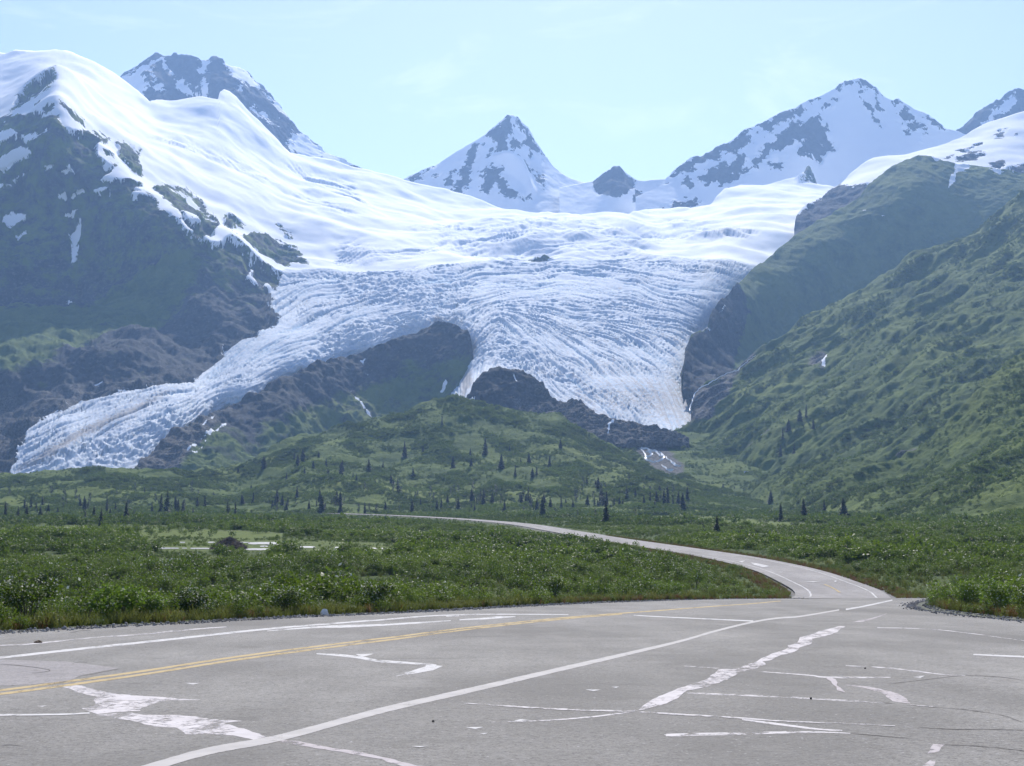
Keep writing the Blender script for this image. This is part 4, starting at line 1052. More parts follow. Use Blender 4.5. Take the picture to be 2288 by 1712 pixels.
line_mark('old_line', [(-60, 1424), (14, 1423)], 2.0, M_FAINT)
line_mark('turn_line', [(597, 1410), (700, 1402), (790, 1399), (863, 1396), (1007, 1387)], [1, 3, 6, 4, 3.5, 1.5], M_WHITE)
line_mark('turn_line', [(1027, 1385), (1080, 1382.5), (1109, 1380), (1152, 1378)], [2.4, 3, 5, 1], M_WHITE)
line_mark('turn_line', [(997, 1377), (1025, 1376)], 2.5, M_WHITE)
line_mark('lane_line', [(200, 1757), (347, 1712), (470, 1678), (620, 1650), (800, 1602), (881, 1581), (1062, 1540), (1242, 1498), (1500, 1438), (1596, 1411), (1683, 1390), (1741, 1381), (1785, 1378), (1875, 1363)], [19, 18, 16, 14.5, 13, 11.5, 10, 8, 5, 3.6, 2.6], M_WLINE, jit=0.05)
line_mark('lane_line', [(1890, 1362), (1930, 1355), (1994, 1341)], [3.2, 3, 2.2], M_WHITE)
line_mark('cross_line', [(1416, 1375), (1488, 1379), (1683, 1388)], [1.6, 2, 2.6], M_WHITE)
line_mark('cross_line', [(2175, 1463), (2288, 1468), (2400, 1472)], [2.5, 4, 4], M_WHITE)
line_mark('cross_line', [(-60, 1598), (0, 1598.5), (137, 1597), (200, 1594)], [4, 4, 3.5, 3], M_WHITE)
line_mark('cross_line', [(1036, 1572), (1242, 1585), (1405, 1590.5), (1500, 1596), (1650, 1605), (1741, 1612), (1875, 1617), (2000, 1623)], [1.5, 3.5, 3.5, 3, 3.5, 3, 2.5, 1.2], M_FAINT)
line_mark('cross_line', [(1536, 1549), (1670, 1554), (1813, 1561), (1973, 1571)], [3, 3.5, 3.5, 2.5], M_FAINT)
line_mark('cross_line', [(1488, 1643), (1670, 1639), (1813, 1636), (1900, 1639)], [6, 6.5, 4.5, 2], M_FAINT)
line_mark('cross_line', [(1658, 1608), (1741, 1619), (1831, 1630), (1882, 1633)], [3, 5, 4, 2.5], M_FAINT)
line_mark('cross_line', [(1098, 1614), (1206, 1611), (1315, 1603), (1387, 1594), (1420, 1588)], [1.5, 2.5, 3, 3, 5], M_FAINT)
line_mark('cross_line', [(1683, 1500), (1806, 1509), (1850, 1514), (1990, 1514)], [1.5, 2.5, 4, 1.5], M_FAINT)
line_mark('cross_line', [(1890, 1488), (1994, 1494), (2100, 1507), (2157, 1510)], [1.5, 2.5, 2.5, 1.2], M_FAINT)
line_mark('cross_line', [(1528, 1488.5), (1607, 1494)], [1.2, 2], M_FAINT)
line_mark('cross_line', [(2034, 1576), (2085, 1580)], 1.6, M_FAINT)
line_mark('cross_line', [(1960, 1403), (2100, 1408), (2288, 1432)], [1.2, 1.5, 1.5], M_FAINT)
for i, pl in enumerate([Q1([(355, 600), (480, 605), (600, 635), (720, 660), (900, 675), (1000, 680), (1240, 695), (1100, 700), (990, 705), (880, 745), (870, 765), (700, 775), (600, 785), (500, 750), (590, 735), (575, 700), (600, 680), (480, 650)]),
           Q1([(600, 788), (820, 775), (880, 790), (1100, 790), (1300, 815), (1500, 828), (1380, 840), (1500, 875), (1660, 930), (1760, 955), (1600, 950), (1450, 920), (1330, 912), (1150, 908), (1090, 870), (960, 860), (800, 825)])]):
    patch_mark('sealant_patch', pl, M_SMEAR, 0.035)
patch_mark('sealant_patch', Q1([(1640, 938), (1850, 952), (2000, 985), (2212, 1018), (2400, 1060), (2700, 1130), (2560, 1130), (2350, 1065), (2150, 1028), (1900, 985), (1720, 962)]), M_SMEARF, 0.03)
line_mark('arrow_mark', Q2([(20, 412), (140, 420), (260, 432), (420, 458), (600, 470), (760, 486)]), [2, 5, 6, 5, 4.5, 5], M_WHITE)
patch_mark('arrow_mark', Q2([(700, 480), (800, 488), (740, 515), (600, 540), (500, 555), (600, 520), (690, 492)]), M_WHITE, 0.02)
patch_mark('arrow_mark', Q2([(262, 415), (380, 412), (345, 422), (300, 434), (275, 425)]), M_WHITE, 0.02)
patch_mark('sealant_patch', Q3([(-95, 700), (0, 660), (100, 620), (250, 570), (330, 510), (420, 505), (540, 470), (590, 440), (680, 405), (750, 380), (760, 360), (820, 340), (830, 310), (900, 295), (960, 270), (1080, 240), (1110, 245), (1070, 270), (1040, 285), (980, 305), (910, 320), (900, 350), (830, 375),
                               (800, 400), (700, 425), (660, 450), (600, 460), (610, 480), (540, 510), (460, 525), (430, 545), (360, 580), (250, 620), (130, 640), (90, 680), (0, 720), (-190, 772)]), M_SMEAR, 0.03, 'long ragged white sealant strip')
patch_mark('sealant_patch', Q3([(1140, 218), (1260, 195), (1370, 162), (1300, 192), (1220, 215)]), M_SMEARF, 0.02)
patch_mark('sealant_patch', Q3([(980, 556), (1050, 570), (1060, 610), (1105, 652), (1060, 640), (1030, 600)]), M_SMEARF, 0.03)
patch_mark('sealant_patch', Q3([(1080, 600), (1250, 615), (1330, 630), (1440, 660), (1515, 720), (1400, 705), (1340, 655), (1200, 618)]), M_SMEARF, 0.04)
patch_mark('sealant_patch', Q3([(1608, 1028), (1650, 972), (1725, 972), (1690, 1015), (1640, 1028)]), M_SMEARF, 0.03)
patch_mark('sealant_patch', Q3([(1590, 1100), (1640, 1072), (1670, 1075), (1630, 1140), (1580, 1140)]), M_SMEARF, 0.03)
for px in (Q2([(1235, 826), (1280, 818), (1330, 822), (1270, 828)]), Q2([(940, 868), (1050, 866), (1000, 878)]), Q2([(1025, 905), (1080, 903), (1050, 912)]), Q2([(1840, 618), (1890, 616), (1870, 624)]), Q2([(1680, 634), (1780, 636), (1730, 644)]), Q2([(605, 986), (710, 984), (660, 992)]), Q2([(2165, 912), (2240, 908), (2200, 922)]), Q1([(230, 735), (290, 733), (260, 741)]), Q1([(1140, 592), (1230, 594), (1190, 602)]), Q3([(1520, 556), (1600, 548), (1570, 564)])):
    patch_mark('paint_fleck', px, M_WHITE, 0.015)
for ln, w in ((Q3([(1140, 905), (1300, 918), (1430, 930), (1560, 940)]), .05), (Q3([(1560, 868), (1780, 880), (2000, 880), (2300, 888)]), .05), (Q3([(1700, 975), (1900, 982), (2100, 1000), (2300, 1025)]), .05), (Q3([(1510, 730), (1650, 742), (1900, 765), (2100, 800), (2250, 860)]), .04),
              (Q1([(0, 478), (140, 488), (310, 515), (200, 535)]), .05), (Q1([(740, 505), (560, 540), (480, 555), (400, 585), (280, 605)]), .05), (Q1([(440, 478), (490, 462), (540, 468)]), .05), (Q1([(0, 985), (60, 975), (140, 985)]), .04), (Q3([(1380, 600), (1660, 566), (1850, 548), (2100, 560), (2300, 600)]), .04),
              (Q1([(430, 283), (500, 270), (560, 268)]), .12), (Q3([(1340, 715), (1400, 720)]), .04)):
    line_mark('crack', ln, [0.4, w * 16, 0.6, w * 14, 0.3], M_CRACK, jit=0.6)

# lines on the road beyond
def road_mark(name, i0, i1, off, w, mat):
    V, Fc = ribbon(ROADC[i0:i1], w, off, 0.03, 0.02)
    return link(name, np_mesh(name, V, Fc), mat, road)
road_mark('edge_line', 4, len(ROADC) // 2, 2.75, 0.16, M_WHITE)
road_mark('edge_line', 4, len(ROADC) // 2, -2.9, 0.16, M_WHITE)
road_mark('yellow_line', 6, 10, 0.0, 0.2, M_YELL)
def road_patch(px):
    g = on_plane([p[0] for p in px], [p[1] for p in px], VZ + 0.05)
    link('paint_fleck', poly_mesh('paint_fleck', [tuple(p) for p in g]), M_WHITE, road)
for px in (M3([(450, 565), (490, 560), (470, 572)]), M3([(525, 572), (580, 580), (640, 595), (600, 602), (540, 585)]), M3([(860, 690), (960, 688), (910, 695)]), M3([(1040, 684), (1055, 684), (1052, 692), (1042, 692)]), M3([(690, 630), (730, 631), (710, 634)])):
    road_patch(px)

# ------------------------------------------------------------------ foliage
def leaf_material(name, c1, c2, trans=0.35, gloss=0.35, rough=0.4, big=0.02):
    t = NT(name)
    r = t.n('ShaderNodeObjectInfo').outputs['Random']
    nb = t.noise(t.pos(), big, 3, 0.5)
    k = t.math('ADD', t.math('MULTIPLY', r, 0.5), t.ramp(nb, 0.40, 0.60, -0.25, 0.7), True)
    c = t.mix(k, c1, c2)
    b = t.bsdf(c, rough, gloss)
    tl = t.n('ShaderNodeBsdfTranslucent')
    t.l(t.mix(0.5, c, tuple(min(1, x * 1.5) for x in c2)), tl.inputs['Color'])
    mx = t.n('ShaderNodeMixShader'); mx.inputs[0].default_value = trans
    t.l(b.outputs[0], mx.inputs[1]); t.l(tl.outputs[0], mx.inputs[2])
    return t.done(mx)
M_WILLOW = leaf_material('willow_leaf', (0.028, 0.060, 0.007), (0.108, 0.160, 0.015), 0.42, 0.22, 0.55)
M_GLINT = leaf_material('silver_leaf', (0.30, 0.34, 0.26), (0.55, 0.57, 0.50), 0.3, 0.2, 0.6)  # pale willow leaves; sun glints on the foliage put into their colour
M_BRIGHT = leaf_material('bright_leaf', (0.070, 0.135, 0.012), (0.125, 0.19, 0.02), 0.45, 0.2, 0.55)
M_BRUSH = leaf_material('brush_leaf', (0.032, 0.062, 0.009), (0.104, 0.152, 0.019), 0.35, 0.15, 0.6, 0.008)
M_NEEDLE = leaf_material('spruce_needles', (0.010, 0.022, 0.009), (0.018, 0.034, 0.012), 0.12, 0.2, 0.6)
M_GRASSB = leaf_material('green_grass', (0.075, 0.105, 0.018), (0.14, 0.15, 0.035), 0.35, 0.2, 0.6, 0.3)
M_GRASSR = leaf_material('rusty_grass', (0.10, 0.050, 0.020), (0.17, 0.095, 0.045), 0.3, 0.1, 0.7, 0.3)
t_ = NT('bark'); pb = t_.pos(); M_BARK = t_.done(t_.bsdf(t_.mix(t_.noise(pb, 5.0, 4), (0.05, 0.04, 0.03), (0.14, 0.115, 0.09)), 0.9, 0.1))
t_ = NT('pale_bark'); pb = t_.pos(); M_PALEBARK = t_.done(t_.bsdf(t_.mix(t_.noise(pb, 3.0, 4), (0.14, 0.13, 0.11), (0.30, 0.28, 0.25)), 0.9, 0.1))

class MB:
    def __init__(s): s.v = []; s.f = []; s.m = []
    def quad(s, a, b, c, d, m=0):
        i = len(s.v); s.v += [a, b, c, d]; s.f.append((i, i + 1, i + 2, i + 3)); s.m.append(m)
    def leaf(s, p, d, n, L, wd, m=0):
        """folded leaf: tip along d, width across d x n"""
        d = d / np.linalg.norm(d); sd = np.cross(d, n); sd /= np.linalg.norm(sd) + 1e-9
        s.quad(p, p + d * L * .45 + sd * wd * .5, p + d * L, p + d * L * .45 - sd * wd * .5, m)
    def tube(s, pts, rad, sides=5, m=0):
        base = len(s.v)
        for k, p in enumerate(pts):
            p = np.asarray(p, float)
            q = np.asarray(pts[min(k + 1, len(pts) - 1)], float) - np.asarray(pts[max(k - 1, 0)], float)
            q /= np.linalg.norm(q) + 1e-9
            a = np.cross(q, [0.31, 0.2, 0.93] if abs(q[2]) < .9 else [1, 0, 0]); a /= np.linalg.norm(a); b = np.cross(q, a)
            for j in range(sides):
                t = 2 * math.pi * j / sides
                s.v.append(p + (a * math.cos(t) + b * math.sin(t)) * rad[k])
        for k in range(len(pts) - 1):
            for j in range(sides):
                s.f.append((base + k * sides + j, base + k * sides + (j + 1) % sides, base + (k + 1) * sides + (j + 1) % sides, base + (k + 1) * sides + j)); s.m.append(m)
    def mesh(s, name, mats):
        me = np_mesh(name, np.array(s.v), np.array(s.f), smooth=False)
        for m in mats: me.materials.append(m)
        me.polygons.foreach_set('material_index', np.array(s.m, np.int32))
        return me

def shrub_proto(name, rng, nl, leaf, rx, h, mats, silver=0.0, stems=5):
    b = MB()
    tips = []
    for k in range(stems):
        a = rng.random() * 6.283; r = rx * (0.35 + 0.5 * rng.random())
        top = np.array([math.cos(a) * r, math.sin(a) * r, h * (0.55 + 0.4 * rng.random())])
        b.tube([np.array([0, 0, -0.1]) + top * [.1, .1, 0], top * [.45, .45, .5], top], [0.022, 0.016, 0.006], 3, 2)
        tips.append(top)
    # lobes of foliage
    lobes = [(t * [1, 1, 0.85], rx * (0.33 + 0.25 * rng.random())) for t in tips] + [(np.array([0, 0, h * .55]), rx * .55), (np.array([0, 0, h * .25]), rx * .7)]
    for k in range(nl):
        c, r = lobes[rng.integers(len(lobes))]
        d = rng.normal(size=3); d /= np.linalg.norm(d)
        p = c + d * r * (0.55 + 0.5 * rng.random()) * [1, 1, .9]
        p[2] = max(p[2], 0.04 + 0.1 * rng.random())
        tip = d * [1, 1, .5] + rng.normal(size=3) * .6
        nrm = d + np.array([0, 0, .8]) + rng.normal(size=3) * .55
        s = leaf * (0.6 + 0.8 * rng.random())
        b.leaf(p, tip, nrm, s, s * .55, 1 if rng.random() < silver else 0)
    return b.mesh(name, mats)

def tuft_proto(name, rng, nb, h, mat, heads=0):
    b = MB()
    for k in range(nb):
        a = rng.random() * 6.283; r = 0.22 * math.sqrt(rng.random())
        p = np.array([math.cos(a) * r, math.sin(a) * r, -0.03])
        lean = rng.normal(size=2) * .28
        hh = h * (0.45 + 0.6 * rng.random())
        mid = p + [lean[0] * hh * .4, lean[1] * hh * .4, hh * .6]; top = p + [lean[0] * hh, lean[1] * hh, hh]
        sd = np.array([math.sin(a), -math.cos(a), 0]) * 0.014
        b.quad(p - sd, p + sd, mid + sd * .8, mid - sd * .8); b.quad(mid - sd * .8, mid + sd * .8, top + sd * .15, top - sd * .15)
        if k < heads:
            for q in range(5):
                b.leaf(top - np.array([0, 0, .06 * q]), rng.normal(size=3) + [0, 0, .6], np.array([0, 0, 1.]) + rng.normal(size=3) * .4, .07, .035)
    return b.mesh(name, [mat])

def protos(cname, meshes):
    c = bpy.data.collections.new(cname)
    for i, me in enumerate(meshes):
        ob = bpy.data.objects.new('%s_%02d' % (cname, i), me); c.objects.link(ob)
    return c
def scatter(name, label, cat, pts, scl, nproto, coll, tilt=0.12):
    n = len(pts)
    me = bpy.data.meshes.new(name)
    me.vertices.add(n); me.vertices.foreach_set('co', np.asarray(pts, np.float32).ravel())
    rot = np.stack([RNG.normal(size=n) * tilt, RNG.normal(size=n) * tilt, RNG.random(n) * 6.283], 1)
    s3 = np.asarray(scl, float)
    if s3.ndim == 1: s3 = np.repeat(s3[:, None], 3, 1) * (1 + 0.18 * RNG.normal(size=(n, 3)).clip(-1.5, 1.5))
    for k, tp, d in (('rot', 'FLOAT_VECTOR', rot), ('scl', 'FLOAT_VECTOR', s3)):
        at = me.attributes.new(k, tp, 'POINT'); at.data.foreach_set('vector', d.astype(np.float32).ravel())
    at = me.attributes.new('pick', 'INT', 'POINT'); at.data.foreach_set('value', RNG.integers(0, nproto, n).astype(np.int32))
    o = link(name, me)
    ng = bpy.data.node_groups.new(name, 'GeometryNodeTree')
    ng.interface.new_socket('Geometry', in_out='INPUT', socket_type='NodeSocketGeometry')
    ng.interface.new_socket('Geometry', in_out='OUTPUT', socket_type='NodeSocketGeometry')
    N = ng.nodes.new
    gi, go, ip, ci = N('NodeGroupInput'), N('NodeGroupOutput'), N('GeometryNodeInstanceOnPoints'), N('GeometryNodeCollectionInfo')
    ci.inputs['Collection'].default_value = coll
    ci.inputs['Separate Children'].default_value = True
    ci.inputs['Reset Children'].default_value = True
    ip.inputs['Pick Instance'].default_value = True
    L = ng.links.new
    L(gi.outputs[0], ip.inputs['Points']); L(ci.outputs[0], ip.inputs['Instance'])
    for k, tp, sock in (('rot', 'FLOAT_VECTOR', 'Rotation'), ('scl', 'FLOAT_VECTOR', 'Scale'), ('pick', 'INT', 'Instance Index')):
        na = N('GeometryNodeInputNamedAttribute'); na.data_type = tp; na.inputs['Name'].default_value = k
        L(na.outputs['Attribute'], ip.inputs[sock])
    L(ip.outputs[0], go.inputs[0])
    md = o.modifiers.new('scatter', 'NODES'); md.node_group = ng
    tag(o, label, cat, kind='stuff')
    return o

rg = np.random.default_rng(11)
C_NEAR = protos('near_shrub', [shrub_proto('near_shrub', rg, 420, 0.12, 0.75, 1.25, [M_WILLOW, M_GLINT, M_BARK], 0.003 if i else 0.035, 6) for i in range(5)])
C_MID = protos('mid_shrub', [shrub_proto('mid_shrub', rg, 230, 0.24, 0.95, 1.35, [M_WILLOW, M_GLINT, M_BARK], 0.0, 4) for i in range(5)])
C_FAR = protos('far_shrub', [shrub_proto('far_shrub', rg, 130, 0.55, 1.5, 1.7, [M_BRUSH, M_BRUSH, M_BARK], 0, 3) for i in range(5)])
C_GRASS = protos('grass_tuft', [tuft_proto('grass_tuft', rg, 26, 0.55, M_GRASSB, 5) for i in range(3)])
C_RUST = protos('rusty_tuft', [tuft_proto('rusty_tuft', rg, 24, 0.5, M_GRASSR, 10) for i in range(3)])

PONDS = [(553, 623, 1211, 1216.5), (519, 560, 1211, 1213.2), (464, 480, 1210.5, 1213.2), (402, 414, 1210.6, 1213), (350, 402, 1223.5, 1226.5), (406, 418, 1224, 1226), (424, 472, 1224, 1227), (548, 600, 1225, 1229.5), (580, 600, 1219.5, 1222), (667, 705, 1220.3, 1224.5), (726, 731, 1221, 1223), (748, 760, 1222, 1224.5), (828, 843, 1224, 1226.5), (852, 866, 1224, 1226.5), (344, 410, 1332.5, 1337.5)]

def valley_points(y0, y1, spacing, seed):
    r = np.random.default_rng(seed)
    xm = 0.40 * y1 + 12
    n = int(2 * xm * (y1 - y0) / spacing ** 2)
    X = r.uniform(-xm, xm, n); Y = r.uniform(y0, y1, n)
    k = np.abs(X) < 0.40 * Y + 12
    X, Y = X[k], Y[k]
    Z, dl, dr, u, v, marsh = ground_z(X, Y, True)
    P = np.stack([X, Y, Z], 1)
    uu, vv = proj(P)
    keep = (dl > 0.6) & (dr > 5.6)
    med = polys(uu, vv, MEADOW, 20) > 0
    keep &= ~(med & (r.random(len(X)) < 0.93))
    wat = np.zeros(len(X), bool)
    for a, b, c, d in PONDS: wat |= (uu > a - 4) & (uu < b + 4) & (vv > c - 1.5) & (vv < d + 5)
    keep &= ~wat
    thick = fbm(P, 34, 3, seed=5.5)
    keep &= r.random(len(X)) < np.clip(0.8 + 0.8 * thick, 0.5, 1.0)
    clump = fbm(P, 9, 2, seed=15.5)
    keep &= r.random(len(X)) < np.clip(0.85 + 1.5 * clump, 0.32, 1.0)
    sc = np.clip(0.85 + 0.75 * thick + 0.7 * clump + 0.25 * r.normal(size=len(X)), 0.35, 2.1)
    low = np.maximum(marsh, sstep(12, -2, np.abs(dr - 5)) * .0)
    sc = sc * (1 - 0.72 * marsh)
    sc = sc * (0.45 + 0.55 * sstep(6, 16, dr)) * np.where(Y > 330, 0.5 + 0.5 * sstep(20, 70, dr), 1) * np.where(dl < 60, 0.55 + 0.45 * sstep(1, 7, dl), 1)
    # keep the sight lines to the ponds open
    for a, b, c, d in PONDS:
        m = (uu > a - 3) & (uu < b + 3) & (vv > c) & (vv < d + 45)
        sc = np.where(m, np.minimum(sc, 0.16 + 0.015 * np.clip(vv - d, 0, 45)), sc)
    return P[keep], sc[keep]
pn_, sn_ = valley_points(36, 190, 1.15, 1)
scatter('roadside_shrubs', 'dense leafy green shrubs filling the ground behind the lot edge', 'shrubs', pn_, sn_ * 0.95, 5, C_NEAR)
pm_, sm_ = valley_points(190, 480, 1.7, 2)
scatter('valley_shrubs', 'low willow brush covering the middle of the valley floor', 'shrubs', pm_, sm_ * 1.0, 5, C_MID)
pf_, sf_ = valley_points(480, 960, 3.0, 3)
scatter('distant_brush', 'fine green brush covering the far end of the valley floor', 'brush', pf_, sf_ * 0.85, 5, C_FAR)

def sheet_points(key, spacing, seed, cond=None):
    s = SHEETS[key]; P = s['P']; r = np.random.default_rng(seed)
    a = P[:-1, :-1]; b = P[:-1, 1:]; c = P[1:, :-1]
    ar = np.linalg.norm(np.cross(b - a, c - a), axis=2)
    ar *= ((s['U'][:-1, :-1] > -60) & (s['U'][:-1, :-1] < 2340))
    if cond is not None: ar = ar * cond(s)[:-1, :-1]
    n = int(ar.sum() / spacing ** 2)
    idx = r.choice(ar.size, n, p=(ar / ar.sum()).ravel())
    f1 = r.random(n)[:, None]; f2 = r.random(n)[:, None]
    i, j = np.unravel_index(idx, ar.shape)
    return a[i, j] + (b - a)[i, j] * f1 + (c - a)[i, j] * f2
green = lambda s: np.clip(s['A']['veg'] + 0.2, 0, 1) * (s['A']['rubble'] < -0.2) * (s['A']['snow'] < 0)
hp, hs = [], []
for key, sp, sc in (('K', 2.6, 1.0), ('O', 4.5, .9), ('T', 3.3, 0.95), ('R', 5.2, 1.3)):
    q = sheet_points(key, sp, 20 + len(hp), green)
    th = fbm(fall_line(q) * 1.3, 40, 3, seed=8.1) if key in 'RT' else fbm(q * np.array([1, .8, 1]), 40, 3, seed=8.1)
    k = np.random.default_rng(5).random(len(q)) < np.clip((0.62 if key == 'K' else 0.45) + 1.5 * th, 0.04, 1)
    hp.append(q[k] - [0, 0, .2]); hs.append((sc * np.clip(0.8 + 0.9 * th, 0.4, 1.9))[k])
hp = np.concatenate(hp); hs = np.concatenate(hs)
scatter('hillside_brush', 'green alder brush covering the knoll and the right hillsides', 'brush', hp, hs, 5, C_FAR)

# grass along the pavement edges
def edge_points(line, n, wd, seed, side):
    r = np.random.default_rng(seed)
    seg = np.linalg.norm(np.diff(line[:, :2], axis=0), axis=1)
    i = r.choice(len(seg), n, p=seg / seg.sum()); t = r.random(n)[:, None]
    p = line[i] + (line[i + 1] - line[i]) * t
    d = (line[i + 1] - line[i])[:, :2]; d /= np.linalg.norm(d, axis=1)[:, None] + 1e-9
    p[:, :2] += np.stack([-d[:, 1], d[:, 0]], 1) * (side * (0.4 + wd * r.random(n) ** 1.3))[:, None]
    p[:, 2] = ground_z(p[:, 0], p[:, 1])
    return p
ge1 = edge_points(E1, 3000, 2.2, 31, 1)
ge2 = edge_points(E2, 2600, 2.2, 32, 1)
rd = ROADC[2:60]
nrm = np.gradient(rd[:, :2], axis=0); nrm /= np.linalg.norm(nrm, axis=1)[:, None]; nrm = np.stack([-nrm[:, 1], nrm[:, 0]], 1)
rl = rd.copy(); rl[:, :2] += nrm * 4.25; rr = rd.copy(); rr[:, :2] -= nrm * 4.25
ge3 = edge_points(rl, 2600, 2.2, 33, 1); ge4 = edge_points(rr, 2600, 2.2, 34, -1)
allg = np.concatenate([ge1, ge2, ge3, ge4])
ua, va = proj(allg)
rust_p = np.clip(0.08 + 0.5 * sstep(900, 1700, ua), 0, .6)
rust_p = np.where((ua > 2100), 0.35, rust_p)
isr = np.random.default_rng(3).random(len(allg)) < rust_p
dl_all = -psdf(allg[:, 0], allg[:, 1], LOT_COARSE, 70)
ok = dl_all > 0.12
k1 = ok & ~isr; k2 = ok & isr
scatter('verge_grass', 'yellow-green grass growing along the pavement edges', 'grass', allg[k1], 0.4 + 0.6 * RNG.random(k1.sum()), 3, C_GRASS)
scatter('rusty_weeds', 'reddish-brown dry weeds fringing the pavement edges', 'weeds', allg[k2], 0.35 + 0.5 * RNG.random(k2.sum()), 3, C_RUST)

# grass between the shrubs and loose gravel along the lot edge
gq, gs_ = valley_points(38, 200, 1.3, 9)
scatter('meadow_grass', 'grass growing between the shrubs behind the lot', 'grass', gq, 0.7 + 0.8 * RNG.random(len(gq)), 3, C_GRASS)
def pebble_proto(seed):
    bm = bmesh.new(); bmesh.ops.create_icosphere(bm, subdivisions=1, radius=1)
    for vv in bm.verts: vv.co *= 1 + .3 * float(pn(np.array(vv.co)[None] * 1.7 + seed)[0])
    me = bpy.data.meshes.new('gravel_stone'); bm.to_mesh(me); bm.free(); me.materials.append(M_GRAVEL)
    return me
t_ = NT('gravel_stone'); M_GRAVEL = t_.done(t_.bsdf(t_.mix(t_.n('ShaderNodeObjectInfo').outputs['Random'], (0.09, 0.085, 0.08), (0.36, 0.34, 0.32)), .9, .1))
C_PEB = protos('gravel_stone', [pebble_proto(i) for i in range(4)])
def edge_gravel(line, n, seed):
    r = np.random.default_rng(seed)
    i = r.integers(0, len(line) - 1, n); t = r.random(n)[:, None]
    q = line[i] + (line[i + 1] - line[i]) * t
    d = (line[i + 1] - line[i])[:, :2]; d /= np.linalg.norm(d, axis=1)[:, None] + 1e-9
    off = r.normal(size=n) * .35 + .12
    q[:, :2] += np.stack([-d[:, 1], d[:, 0]], 1) * off[:, None]
    q[:, 2] = np.where(off > 0, np.maximum(ground_z(q[:, 0], q[:, 1]), lotz(q[:, 1]) - .05), lotz(q[:, 1])) + .01
    return q
gv = np.concatenate([edge_gravel(E1, 5200, 41), edge_gravel(E2, 3200, 42)])
scatter('edge_gravel', 'loose gravel along the crumbling edge of the asphalt', 'gravel', gv, 0.02 + 0.045 * RNG.random(len(gv)) ** 2, 4, C_PEB, 1.0)

# ------------------------------------------------------------------ single bushes at the roadside
def bush_mesh(seed, rx, h, bright, silver):
    r = np.random.default_rng(seed)
    st = MB(); lf = MB()
    tips = []
    for k in range(9):
        a = r.random() * 6.283; q = rx * (0.2 + 0.75 * r.random())
        top = np.array([math.cos(a) * q, math.sin(a) * q, h * (0.55 + 0.45 * r.random())])
        st.tube([np.array([0, 0, -.2]) + top * [.08, .08, 0], top * [.4, .4, .5], top], [.03, .02, .006], 4)
        tips.append(top)
    lobes = [(t * [1, 1, .84], rx * (.26 + .2 * r.random())) for t in tips] + [(np.array([0, 0, h * .4]), rx * .6)]
    for k in range(2600):
        c, q = lobes[r.integers(len(lobes))]
        d = r.normal(size=3); d /= np.linalg.norm(d)
        p = c + d * q * (.5 + .55 * r.random()); p[2] = max(p[2], .05 + .15 * r.random())
        s = 0.11 * (.6 + .8 * r.random())
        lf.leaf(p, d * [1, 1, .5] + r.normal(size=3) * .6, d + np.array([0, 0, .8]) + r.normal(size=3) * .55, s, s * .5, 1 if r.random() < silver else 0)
    return st.mesh('stems', [M_BARK]), lf.mesh('foliage', [M_BRIGHT if bright else M_WILLOW, M_GLINT])
def bush(u, v, wpx, hpx, bright, silver, label, seed):
    p = lot_pts([(u, v)])[0]
    Y = p[1]; rx = wpx * Y / F / 2; h = hpx * Y / F
    z = float(ground_z(np.array([p[0]]), np.array([p[1]]))[0])
    e = link('roadside_bush', None); e.location = (p[0], p[1], z); e.rotation_euler.z = seed * 1.3
    a, b = bush_mesh(seed, rx, h, bright, silver)
    link('stems', a, None, e); link('foliage', b, None, e)
    tag(e, label, 'bush', 'bushes along the pavement edge')
bush(265, 1392, 120, 78, True, 0.01, 'bright yellow-green bush at the left pavement edge', 1)
bush(315, 1389, 80, 60, True, 0.02, 'smaller bright green bush just right of the bright yellow-green one', 2)
bush(60, 1400, 170, 110, False, 0.07, 'dark bush with pale leaves painted as glints at the left edge of the picture', 3)
bush(420, 1382, 90, 62, False, 0.10, 'bush with pale leaves painted as glints between the bright bushes and the white rock', 4)
bush(640, 1374, 100, 62, False, 0.10, 'bush with pale leaves painted as glints just left of the white rock', 5)
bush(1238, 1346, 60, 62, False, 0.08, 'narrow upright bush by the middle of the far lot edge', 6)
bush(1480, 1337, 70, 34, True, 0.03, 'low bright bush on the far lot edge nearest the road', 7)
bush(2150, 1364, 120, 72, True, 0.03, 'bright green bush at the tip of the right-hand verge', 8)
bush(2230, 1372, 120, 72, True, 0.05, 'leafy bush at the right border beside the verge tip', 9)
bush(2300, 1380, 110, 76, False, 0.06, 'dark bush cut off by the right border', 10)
bush(850, 1367, 70, 66, False, 0.12, 'tall bush with pale leaves painted as glints right of the white rock', 12)

